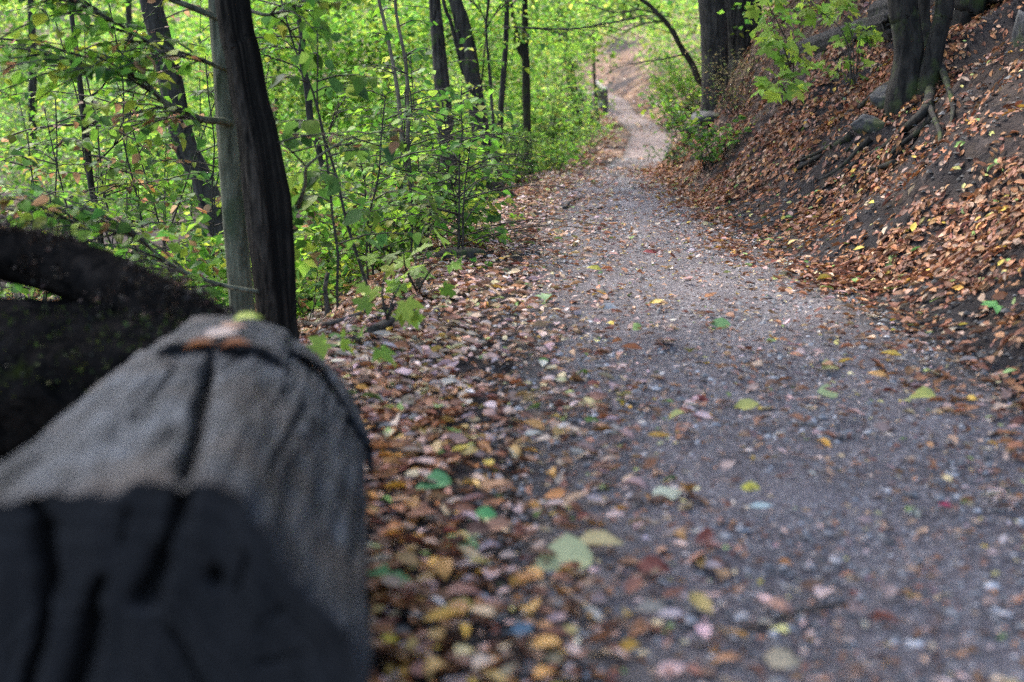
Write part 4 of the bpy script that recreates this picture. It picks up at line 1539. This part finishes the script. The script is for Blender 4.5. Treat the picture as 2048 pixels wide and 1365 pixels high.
CRACKS = [(0.29, -0.13, 0.05, 0.0, 0.74, 0.06), (-0.42, -0.08, 0.02, 0.05, 0.4, 0.03), (-0.78, 0.08, 0.045, 0.1, 0.85, 0.04), (0.62, 0.05, 0.014, 0.1, 0.7, 0.03),
          (0.95, -0.05, 0.016, 0.2, 0.95, 0.03), (1.25, 0.05, 0.014, 0.0, 0.6, 0.025), (-1.2, 0.0, 0.02, 0.0, 0.8, 0.03), (0.5, 0.03, 0.010, 0.35, 0.85, 0.018), (-0.15, 0.04, 0.012, 0.25, 0.7, 0.02),
          (0.1, 0.02, 0.008, 0.1, 0.5, 0.015), (0.78, -0.03, 0.009, 0.0, 0.5, 0.015), (1.45, 0.0, 0.01, 0.2, 0.9, 0.02), (-0.6, 0.0, 0.009, 0.3, 0.9, 0.015)]


def build_log():
    axis = unit(LOG_B - LOG_A)
    L = np.linalg.norm(LOG_B - LOG_A)
    side = unit(np.cross(axis, (0, 0, 1.0)))     # to the right in the picture
    up = np.cross(side, axis)
    ground = gz(*(LOG_A + LOG_B)[:2] / 2)
    root = thing('cut_log', (*((LOG_A + LOG_B)[:2] / 2), ground), 'large weathered grey cut log in the left foreground, blurred, its sawn end to the camera', 'log')
    o = np.asarray(root.location)
    ns, nl = 300, 110
    th = np.linspace(-np.pi, np.pi, ns, endpoint=False)
    f = np.linspace(0, 1, nl)
    TH, F = np.meshgrid(th, f)
    R = log_radius(TH, F)
    crack = np.zeros_like(R)
    for t0, sl, wd, f0, f1, dp in CRACKS:
        c = t0 + sl * F * 2 + 0.04 * vnoise(F * 5, t0 * 9, 0, 7)
        w = wd * (0.6 + 0.5 * vnoise(F * 6, t0 * 5, 0, 17)) * smooth(f0 - 0.05, f0 + 0.12, F + (0.1 if f0 == 0 else 0)) * (1 - smooth(f1 - 0.15, f1, F)) + 1e-4
        g = np.exp(-((TH - c) / w) ** 2)
        crack = np.maximum(crack, g)
        R = R - dp * 0.8 * g * (0.45 + 0.55 * smooth(0.0, 0.10, F))
    R = R + 0.004 * fbm(TH * 9, F * 4, 0, 95, 3) + 0.003 * fbm(TH * 26, F * 6, 0, 96, 2)
    R = R - (0.010 + 0.003 * fbm(TH * 5, 0.3, 0, 97, 3)) * np.exp(-F / 0.02)           # worn rim
    V = LOG_A + axis * (F * L)[..., None] + R[..., None] * (np.sin(TH)[..., None] * side + np.cos(TH)[..., None] * up)
    i = np.arange(nl - 1)[:, None] * ns
    j = np.arange(ns)[None, :]
    j2 = (j + 1) % ns
    FA = np.stack([i + j, i + j2, i + ns + j2, i + ns + j], -1).reshape(-1, 4)
    link('log_body', mesh_np('log_body', V.reshape(-1, 3) - o, FA, M['log'], True, None, {'crack': np.clip(crack.ravel() * 1.2, 0, 1)}), root)

    # sawn faces
    def face(name, centre, rim, outward, cracks):
        nr = 70
        k = np.linspace(1, 0.0, nr)
        pts = centre + (rim[None] - centre) * k[:, None, None]
        # in-plane coordinates in pixels of a view along the axis
        px, py, _ = project(pts.reshape(-1, 3))
        cr = np.zeros(len(px))
        for (x0, y0, x1, y1, w) in cracks:
            dx, dy = x1 - x0, y1 - y0
            t = np.clip(((px - x0) * dx + (py - y0) * dy) / (dx * dx + dy * dy + 1e-6), 0, 1)
            wob = 9 * vnoise(py * 0.02, px * 0.004, 0, 5)
            dd = np.hypot(px + wob - x0 - t * dx, py - y0 - t * dy)
            cr = np.maximum(cr, np.exp(-(dd / w) ** 2))
        rough = 0.004 * fbm(px * 0.02, py * 0.006, 0, 15, 3)
        v = pts.reshape(-1, 3) - outward * (cr * 0.05)[:, None] + outward * rough[:, None] * (np.repeat(k, ns) < 0.99)[:, None]
        i = np.arange(nr - 1)[:, None] * ns
        FA = np.stack([i + j, i + ns + j, i + ns + j2, i + j2], -1).reshape(-1, 4)
        link(name, mesh_np(name, v - o, FA, M['log_end'], True, None, {'crack': np.clip(cr * 1.1, 0, 1), 'ring': np.repeat(k, ns)}), root)
    face('sawn_end', LOG_A, V[0], -axis, [(378, 940, 350, 1040, 13), (350, 1040, 325, 1120, 9), (325, 1120, 288, 1200, 16), (288, 1200, 310, 1195, 12), (202, 1165, 185, 1240, 10), (185, 1240, 140, 1420, 18), (428, 1155, 430, 1162, 13), (66, 990, 80, 1060, 11), (80, 1060, 98, 1180, 18), (98, 1180, 30, 1500, 10), (500, 1110, 470, 1180, 2.5), (570, 1210, 520, 1260, 2.5), (250, 1020, 240, 1090, 2.5), (600, 1310, 520, 1330, 3), (340, 1260, 420, 1400, 3)])
    face('sawn_end', LOG_B, V[-1], axis, [])

    # outer layer still clinging to the far end: a ragged plate, 2-3 cm thick
    def plate(name, t0, t1, f_edge, thick, seed):
        nt_, nf = 90, 26
        tt = np.linspace(t0, t1, nt_)
        e = f_edge + 0.05 * fbm(tt * 2.5, seed, 0, seed, 4)
        ss = np.linspace(0, 1, nf)
        T = np.repeat(tt[None], nf, 0)
        FF = e[None] + (1.015 - e[None]) * ss[:, None]
        taper = smooth(0, 0.12, (T - t0) / (t1 - t0)) * (1 - smooth(0.9, 1.0, (T - t0) / (t1 - t0)))
        ro = log_radius(T, FF) + thick * (0.35 + 0.65 * taper) * (0.8 + 0.3 * fbm(T * 3, FF * 6, 0, seed + 2, 3)) + 0.006
        ri = log_radius(T, FF) + 0.003
        def pos(r):
            return LOG_A + axis * (FF * L)[..., None] + r[..., None] * (np.sin(T)[..., None] * side + np.cos(T)[..., None] * up)
        A, B = pos(ro).reshape(-1, 3), pos(ri).reshape(-1, 3)
        m = nt_ * nf
        ii = np.arange(nf - 1)[:, None] * nt_
        jj = np.arange(nt_ - 1)[None]
        q = np.stack([ii + jj, ii + jj + 1, ii + nt_ + jj + 1, ii + nt_ + jj], -1).reshape(-1, 4)
        loop = list(range(nt_)) + [r * nt_ + nt_ - 1 for r in range(1, nf)] + [(nf - 1) * nt_ + c for c in range(nt_ - 2, -1, -1)] + [r * nt_ for r in range(nf - 2, 0, -1)]
        lp = np.array(loop)
        l2 = np.roll(lp, -1)
        rimf = np.stack([lp, lp + m, l2 + m, l2], 1)
        link(name, mesh_np(name, np.vstack([A, B]) - o, [q, q[:, ::-1] + m, rimf], M['log'], True, None, {'crack': np.concatenate([np.zeros(m), np.ones(m)])}), root)
    plate('bark_plate', -0.22, 0.50, 0.72, 0.020, 5)
    plate('bark_plate', 0.46, 1.50, 0.90, 0.011, 8)


build_log()


# ---- black mossy fallen trunk with its arching limb behind the cut log
def mossy_trunk():
    D = 3.3
    z0 = gz(-1.2, D)
    root = thing('mossy_trunk', (-1.0, D, z0), 'black mossy fallen trunk with an arching limb, left edge behind the cut log', 'trunk')
    o = np.asarray(root.location)

    def shaggy(seed):
        def f(TH, S, R):
            return R * (1 + 0.12 * fbm(np.cos(TH) * 2.5, np.sin(TH) * 2.5, S * 6, seed, 4))
        return f
    def moss(V, pal, n, cut):
        cy = np.array([np.mean(V[max(0, k - 40):k + 40], 0) for k in range(0, len(V), 40)])
        k = RNG.integers(0, len(V) - 2, n * 2)
        p = V[k] + RNG.normal(0, 0.012, (n * 2, 3))
        nr = V[k] - cy[k // 40]
        nr /= np.linalg.norm(nr, axis=1, keepdims=True) + 1e-9
        dn = fbm(p[:, 0] * 4, p[:, 1] * 4, p[:, 2] * 4, 301, 3)
        ok = (nr[:, 2] > cut) & (dn > -0.1)
        p, nr = p[ok][:n], nr[ok][:n]
        m = len(p)
        lv = Leaves()
        lv.add(p, nr + RNG.normal(0, 0.5, (m, 3)), RNG.normal(0, 1, (m, 3)), RNG.uniform(0.006, 0.016, m), tints(pal, m, 0.3))
        link('moss', leaf_mesh('moss', lv.arrays(), 'quad', M['litter'], o), root, kind='stuff')
    pts = [P(-420, 800, 3.5), P(-150, 790, 3.4), P(120, 758, 3.3), P(330, 760, 3.15), P(470, 800, 3.0)]
    V, fl = tube(pts, [0.24, 0.23, 0.19, 0.16, 0.13], 40, 0.03, 0.05, rfun=shaggy(3))
    link('trunk', mesh_np('trunk', V - o, fl, M['mossy_log']), root)
    moss(V, np.array([(0.05, 0.065, 0.012), (0.03, 0.04, 0.01), (0.016, 0.016, 0.01)]), 5000, 0.1)
    pts = [P(-260, 470, 3.5), P(-80, 495, 3.45), P(60, 520, 3.4), P(180, 555, 3.3), P(300, 615, 3.2), P(410, 690, 3.1), P(460, 790, 3.0)]
    V, fl = tube(pts, [0.055, 0.06, 0.065, 0.072, 0.075, 0.075, 0.09], 32, 0.03, 0.05, rfun=shaggy(9))
    link('limb', mesh_np('limb', V - o, fl, M['mossy_log']), root)
    moss(V, np.array([(0.05, 0.032, 0.022), (0.02, 0.016, 0.013), (0.03, 0.022, 0.016)]), 5000, -0.3)


mossy_trunk()

# ------------------------------------------------------------------ gravel and leaf litter
BROWN = np.array([(0.27, 0.12, 0.06), (0.17, 0.075, 0.045), (0.36, 0.17, 0.085), (0.12, 0.055, 0.035), (0.36, 0.23, 0.16), (0.28, 0.125, 0.05), (0.21, 0.09, 0.055)])
PALE = np.array([(0.46, 0.33, 0.28), (0.42, 0.29, 0.24), (0.54, 0.43, 0.38), (0.30, 0.15, 0.09), (0.36, 0.24, 0.2), (0.44, 0.28, 0.19), (0.36, 0.17, 0.08), (0.24, 0.11, 0.07), (0.5, 0.38, 0.22)])
ODD = np.array([(0.50, 0.36, 0.06), (0.15, 0.25, 0.06), (0.48, 0.46, 0.16), (0.55, 0.30, 0.06), (0.22, 0.30, 0.10), (0.2, 0.06, 0.04)])


def strew(kind):
    n = 26000 if kind == 'gravel' else 16000
    y = 1.6 + (20 - 1.6) * RNG.random(n) ** 1.7 if kind == 'gravel' else 2.6 + 10 * RNG.random(n) ** 1.3
    i = np.array([np.argmin(np.abs(PXY[:, 1] - v)) for v in y])
    u = RNG.uniform(-1.05, 1.05, n) * PW[i]
    if kind != 'gravel':
        u = PW[i] + RNG.uniform(-0.2, 2.6, n)
    x = PXY[i, 0] + u
    z = ground_z(x, y) + 0.002
    s = np.exp(RNG.normal(math.log(0.0048), 0.5, n)) * (1 + 0.05 * y)
    s = np.minimum(s, 0.016 + 0.0012 * y)
    if kind != 'gravel':
        s = np.minimum(np.exp(RNG.normal(math.log(0.007), 0.6, n)), 0.03)
    base = np.array([(1, 0, 0), (0.3, 0.9, 0), (-0.8, 0.6, 0), (-0.8, -0.6, 0), (0.3, -0.95, 0), (0.1, 0.1, 0.62), (-0.15, -0.25, 0.5)])
    fc = np.array([(0, 1, 5), (1, 2, 5), (2, 6, 5), (2, 3, 6), (3, 4, 6), (4, 0, 6), (0, 5, 6)])
    a = RNG.uniform(0, 6.28, n)
    sx = RNG.uniform(0.6, 1.2, (n, 3))
    b = base[None] * sx[:, None, :] * s[:, None, None]
    ca, sa = np.cos(a)[:, None], np.sin(a)[:, None]
    V = np.stack([b[..., 0] * ca - b[..., 1] * sa + x[:, None], b[..., 0] * sa + b[..., 1] * ca + y[:, None], b[..., 2] + z[:, None]], -1)
    F = fc[None] + (np.arange(n) * 7)[:, None, None]
    g = np.clip(RNG.lognormal(math.log(0.17), 0.5, (n, 1)), 0.03, 0.5) * np.array((1.0, 0.96, 0.95))
    if kind != 'gravel':
        g = g * 0.28
    m, nt, out = new_mat('pebble')
    at = nt.nodes.new('ShaderNodeAttribute')
    at.attribute_name = 'tint'
    bs = N(nt, 'ShaderNodeBsdfPrincipled', Roughness=0.85)
    nt.links.new(at.outputs['Color'], bs.inputs['Base Color'])
    nt.links.new(bs.outputs[0], out.inputs[0])
    link(kind, mesh_np(kind, V.reshape(-1, 3), F.reshape(-1, 3), m, False, np.repeat(g, 7, 0)), label='fine grey gravel strewn over the trodden path' if kind == 'gravel' else 'dark crumbs of earth loose on the right bank', cat='gravel' if kind == 'gravel' else 'soil', kind='stuff')


strew('gravel')
strew('soil_crumbs')


def litter():
    # candidates over the visible ground
    P_, D_, N_, L_, C_, Z_ = [], [], [], [], [], []
    def sow(n, xr, yr, pal, dens_fn, size, zone, ypow=1.5, xy=None):
        if xy is not None:
            x, y = xy
        else:
            y = yr[0] + (yr[1] - yr[0]) * RNG.random(n) ** ypow
            x = RNG.uniform(xr[0], xr[1], n)
        u, i = path_uv(x, y)
        keep = RNG.random(n) < dens_fn(x, y, u, i)
        x, y = x[keep], y[keep]
        z = ground_z(x, y)
        p = np.stack([x, y, z + 0.004 + RNG.random(len(x)) * 0.022], 1)
        k = in_view(p, 160, 1.1)
        p = p[k]
        m = len(p)
        e = 0.03
        gzx = (ground_z(p[:, 0] + e, p[:, 1]) - ground_z(p[:, 0] - e, p[:, 1])) / (2 * e)
        gzy = (ground_z(p[:, 0], p[:, 1] + e) - ground_z(p[:, 0], p[:, 1] - e)) / (2 * e)
        nn = np.stack([-gzx, -gzy, np.ones(m)], 1) + RNG.normal(0, 0.38, (m, 3))
        th = RNG.uniform(0, 2 * np.pi, m)
        dd = np.stack([np.cos(th), np.sin(th), np.zeros(m)], 1)
        dd[:, 2] = gzx * dd[:, 0] + gzy * dd[:, 1] + RNG.normal(0, 0.18, m)
        c = tints(pal, m, 0.22)
        if zone == 1:
            w = RNG.random(m) < 0.65 * (1 - smooth(3.0, 4.8, p[:, 1]))
            c[w] = tints(np.vstack([BROWN, [(0.40, 0.2, 0.05), (0.36, 0.16, 0.05), (0.42, 0.28, 0.1)]]), w.sum(), 0.22)
        odd = RNG.random(m) < 0.055
        c[odd] = tints(ODD, odd.sum())
        P_.append(p); D_.append(dd); N_.append(nn); L_.append(size * np.clip(RNG.lognormal(-0.05, 0.32, m), 0.4, 1.6)); C_.append(c); Z_.append(np.full(m, zone))

    def on_bank(x, y, u, i):
        t = u - PW[i]
        patch = fbm(x * 1.9, y * 1.4, 0, 101, 3)
        d = (0.3 * smooth(-0.45, 0.0, t) + 0.7 * smooth(-0.15, 0.15, t)) * (0.2 + 0.95 * smooth(-0.18, 0.25, patch))
        near = 1 - smooth(2.2, 4.6, y) * 1.0
        bare = smooth(0.3, 0.5, t) * (1 - smooth(0.7, 1.3, t)) * (1 - smooth(5.0, 6.5, y)) * 0.55
        return np.clip(d * (1 - 0.8 * near) - bare, 0, 1)
    sow(230000, (1.0, 6.2), (2.4, 19), BROWN, on_bank, 0.041, 0, 1.3)

    def on_verge(x, y, u, i):
        t = -u - PW[i]
        return (0.2 * smooth(-0.6, -0.1, t) + 0.8 * smooth(-0.12, 0.3, t)) * (1 - smooth(PV[i] + 0.5, PV[i] + 1.3, t)) * (0.75 + 0.25 * smooth(-0.3, 0.3, fbm(x * 2, y * 2, 0, 55, 2)))
    sow(72000, (-2.2, 1.0), (1.9, 17), PALE, on_verge, 0.044, 1, 1.35)

    def on_path(x, y, u, i):
        patch = smooth(0.0, 0.5, fbm(x * 1.7, y * 0.8, 0, 131, 3))
        q = np.abs(u) / PW[i]
        return (q < 1.05) * (0.16 + 0.26 * patch + 0.30 * smooth(0.55, 1.0, q))
    sow(9000, (-0.1, 1.9), (1.8, 17), PALE, on_path, 0.042, 2, 1.2)
    sow(26000, (-0.1, 1.9), (1.8, 17), np.vstack([PALE, BROWN * 0.6, PALE]), lambda x, y, u, i: (np.abs(u) < PW[i]) * 0.7, 0.017, 4, 1.4)

    def along(n, yr, ur, pal, dens, size, zone, ypow=1.0):
        y = yr[0] + (yr[1] - yr[0]) * RNG.random(n) ** ypow
        i = np.array([np.argmin(np.abs(PXY[:900, 1] - v)) for v in y])
        off = PXY[i, 0]
        sow.shift = off + RNG.uniform(ur[0], ur[1], n)
        sow(n, None, None, pal, dens, size, zone, xy=(sow.shift, y))
    def far(x, y, u, i):
        return smooth(0.0, 0.3, np.abs(u) - PW[i]) * 0.8 + 0.06
    sow(22000, (-2, 12), (17, 78), np.vstack([PALE, BROWN]), far, 0.10, 3, 1.0)
    along(7000, (15, 62), (-1.6, 2.4), np.vstack([PALE, BROWN]), lambda x, y, u, i: smooth(-0.15, 0.15, np.abs(u) - PW[i]) * 0.9 + 0.05, 0.075, 3, 1.3)
    along(6000, (14, 60), (-0.9, 0.9), np.vstack([PALE, BROWN * 0.6]), lambda x, y, u, i: (np.abs(u) < PW[i]) * 0.5, 0.03, 3, 1.3)
    arr = [np.vstack(P_), np.vstack(D_), np.vstack(N_), np.concatenate(L_), np.vstack(C_)]
    zone = np.concatenate(Z_)
    # the 300 that show largest, and are not hidden behind the log, are things of their own
    px, py, d = project(arr[0])
    size = arr[3] / d
    vis = (px > 735) & (px < 2040) & (py > 300) & (py < 1360)
    size = np.where(vis, size, 0)
    # leave out those buried under others: spread the choice over the picture
    order = np.argsort(-size)
    used, pick = {}, []
    for q in order[:6000]:
        key = (int(px[q] / 26), int(py[q] / 20))
        if key in used:
            continue
        used[key] = 1
        pick.append(q)
        if len(pick) >= 285:
            break
    pick = np.array(pick)
    rest = np.ones(len(zone), bool)
    rest[pick] = False
    a = tuple(x[rest] for x in arr)
    link('leaf_litter', leaf_mesh('leaf_litter', a, 'curled', M['litter']), label='carpet of dry brown fallen leaves on the bank and verges', cat='leaf litter', kind='stuff')
    zl = {0: 'on the right bank', 1: 'in the litter strip right of the cut log', 2: 'on the near gravel path', 3: 'far along the path', 4: 'as a fragment on the path'}
    for q in pick:
        c = arr[4][q]
        if c[1] > c[0] * 1.05:
            cn = 'green'
        elif c[1] > c[0] * 0.62 and c[2] < c[1] * 0.5:
            cn = 'yellow'
        elif c[0] > 0.38:
            cn = 'pale tan'
        elif c[0] > 0.27:
            cn = 'light brown'
        else:
            cn = 'dark brown'
        p = arr[0][q].copy()
        p[2] += 0.008
        single_leaf('fallen_leaf', p, arr[1][q], arr[2][q], arr[3][q], c, 'curled', int(RNG.integers(0, 10)), None, 'litter_single',
                    label=f'{cn} curled fallen leaf lying {zl[int(zone[q])]}', cat='leaf', group=f'{cn} fallen leaves {zl[int(zone[q])]}')


litter()

# leaves one can point out
special = [(1130, 1140, 0.125, (0.52, 0.50, 0.24), 'ovate', 'large pale yellow-green fallen leaf on the near litter, half of a folded pair'),
           (1195, 1118, 0.10, (0.58, 0.44, 0.2), 'curled', 'tan yellow curled leaf leaning on the large pale one'),
           (915, 1100, 0.10, (0.24, 0.36, 0.15), 'maple', 'pale green lobed fallen leaf near the log, in the near litter'),
           (870, 985, 0.085, (0.12, 0.28, 0.10), 'ovate', 'green fallen leaf beside the log, behind the pale lobed one'),
           (790, 1190, 0.10, (0.12, 0.25, 0.08), 'maple', 'green leaf tucked against the right side of the log'),
           (965, 1050, 0.06, (0.09, 0.3, 0.09), 'ovate', 'small vivid green leaf right of the pale lobed leaf'),
           (1500, 995, 0.045, (0.5, 0.42, 0.06), 'ovate', 'small round yellow leaf on the near gravel'),
           (1520, 1038, 0.05, (0.4, 0.46, 0.42), 'curled', 'whitish leaf just below the small round yellow one'),
           (1188, 548, 0.075, (0.42, 0.38, 0.06), 'curled', 'yellow-green leaf alone on the middle of the path'),
           (1300, 515, 0.08, (0.22, 0.03, 0.03), 'curled', 'dark red leaf on the path beyond the yellow-green one'),
           (1262, 712, 0.075, (0.33, 0.11, 0.04), 'curled', 'rust brown curled leaf alone on the middle path'),
           (1493, 832, 0.075, (0.5, 0.44, 0.12), 'curled', 'yellow leaf standing up on the right half of the path'),
           (1663, 748, 0.08, (0.5, 0.45, 0.16), 'ovate', 'cream yellow leaf near the right path rim'),
           (1780, 728, 0.07, (0.52, 0.34, 0.06), 'curled', 'orange yellow leaf near the foot of the bank'),
           (1755, 765, 0.065, (0.5, 0.26, 0.08), 'curled', 'orange brown leaf just below the orange yellow one'),
           (1655, 798, 0.07, (0.42, 0.46, 0.2), 'ovate', 'pale green leaf right of the standing yellow leaf'),
           (1845, 805, 0.08, (0.42, 0.40, 0.1), 'ovate', 'olive yellow leaf at the right path rim'),
           (1978, 645, 0.11, (0.12, 0.30, 0.07), 'maple', 'bright green leaf low on the bank at the right edge'),
           (1648, 572, 0.08, (0.5, 0.34, 0.05), 'curled', 'golden leaf at the bank foot far right of the path'),
           (1440, 660, 0.08, (0.14, 0.26, 0.09), 'ovate', 'dull green leaf on the middle of the path'),
           (1085, 607, 0.10, (0.26, 0.38, 0.17), 'maple', 'pale green lobed leaf at the left rim of the path'),
           (1335, 1005, 0.075, (0.42, 0.43, 0.30), 'ovate', 'pale grey-green leaf on the near gravel'),
           (1888, 1032, 0.03, (0.5, 0.05, 0.09), 'curled', 'tiny crimson leaf on the near gravel at right'),
           (1043, 1292, 0.045, (0.12, 0.18, 0.22), 'curled', 'small bluish grey leaf in the nearest litter'),
           (1630, 440, 0.08, (0.55, 0.40, 0.05), 'curled', 'yellow leaf on the litter slope right of the path'),
           (1215, 632, 0.085, (0.5, 0.46, 0.42), 'curled', 'whitish curled leaf across the middle path'),
           (1315, 618, 0.07, (0.52, 0.36, 0.07), 'curled', 'yellow ochre leaf on the middle path')]
for px, py, l, c, sh, lab in special:
    q = ray_ground(px, py)
    th = RNG.uniform(-0.5, 0.5) + (math.pi if RNG.random() < 0.5 else 0)
    d = np.array((math.cos(th), math.sin(th), 0.12))
    q = q - d * l * 0.5
    q[2] = gz(q[0], q[1]) + 0.018
    single_leaf('fallen_leaf', q, d, (RNG.normal(0, 0.2), -0.45 + RNG.normal(0, 0.15), 0.9), l, c, sh, int(RNG.integers(0, 3)), None, 'litter_single', label=lab, cat='leaf')

# leaves lying on top of the cut log
for px, py, l, c, lab in [(395, 668, 0.07, (0.5, 0.36, 0.28), 'pale curled leaf on top of the cut log, left of its bark plate'), (425, 655, 0.06, (0.46, 0.26, 0.16), 'tan curled leaf on the cut log touching the bark plate'),
                          (365, 690, 0.055, (0.36, 0.15, 0.06), 'rusty leaf on the upper left of the cut log'), (440, 690, 0.05, (0.3, 0.11, 0.04), 'red brown leaf on the cut log below the bark plate'),
                          (462, 622, 0.06, (0.42, 0.44, 0.08), 'yellow-green leaf on the far crest of the cut log')]:
    axis = unit(LOG_B - LOG_A)
    best = None
    for D in np.linspace(1.5, 2.6, 200):
        q = P(px, py, D)
        a = LOG_A + axis * np.dot(q - LOG_A, axis)
        if np.linalg.norm(q - a) < LOG_R * 1.05 + 0.02 or D > 2.58:
            best = q
            break
    q = best
    a = LOG_A + axis * np.dot(q - LOG_A, axis)
    nrm = unit(q - a)
    q = a + nrm * (LOG_R * 1.05 + 0.012)
    single_leaf('fallen_leaf', q, (0.9, 0.2, 0.1), nrm + np.array((0, -0.3, 0)), l, c, 'curled', int(RNG.integers(0, 10)), None, 'litter_single', label=lab, cat='leaf')
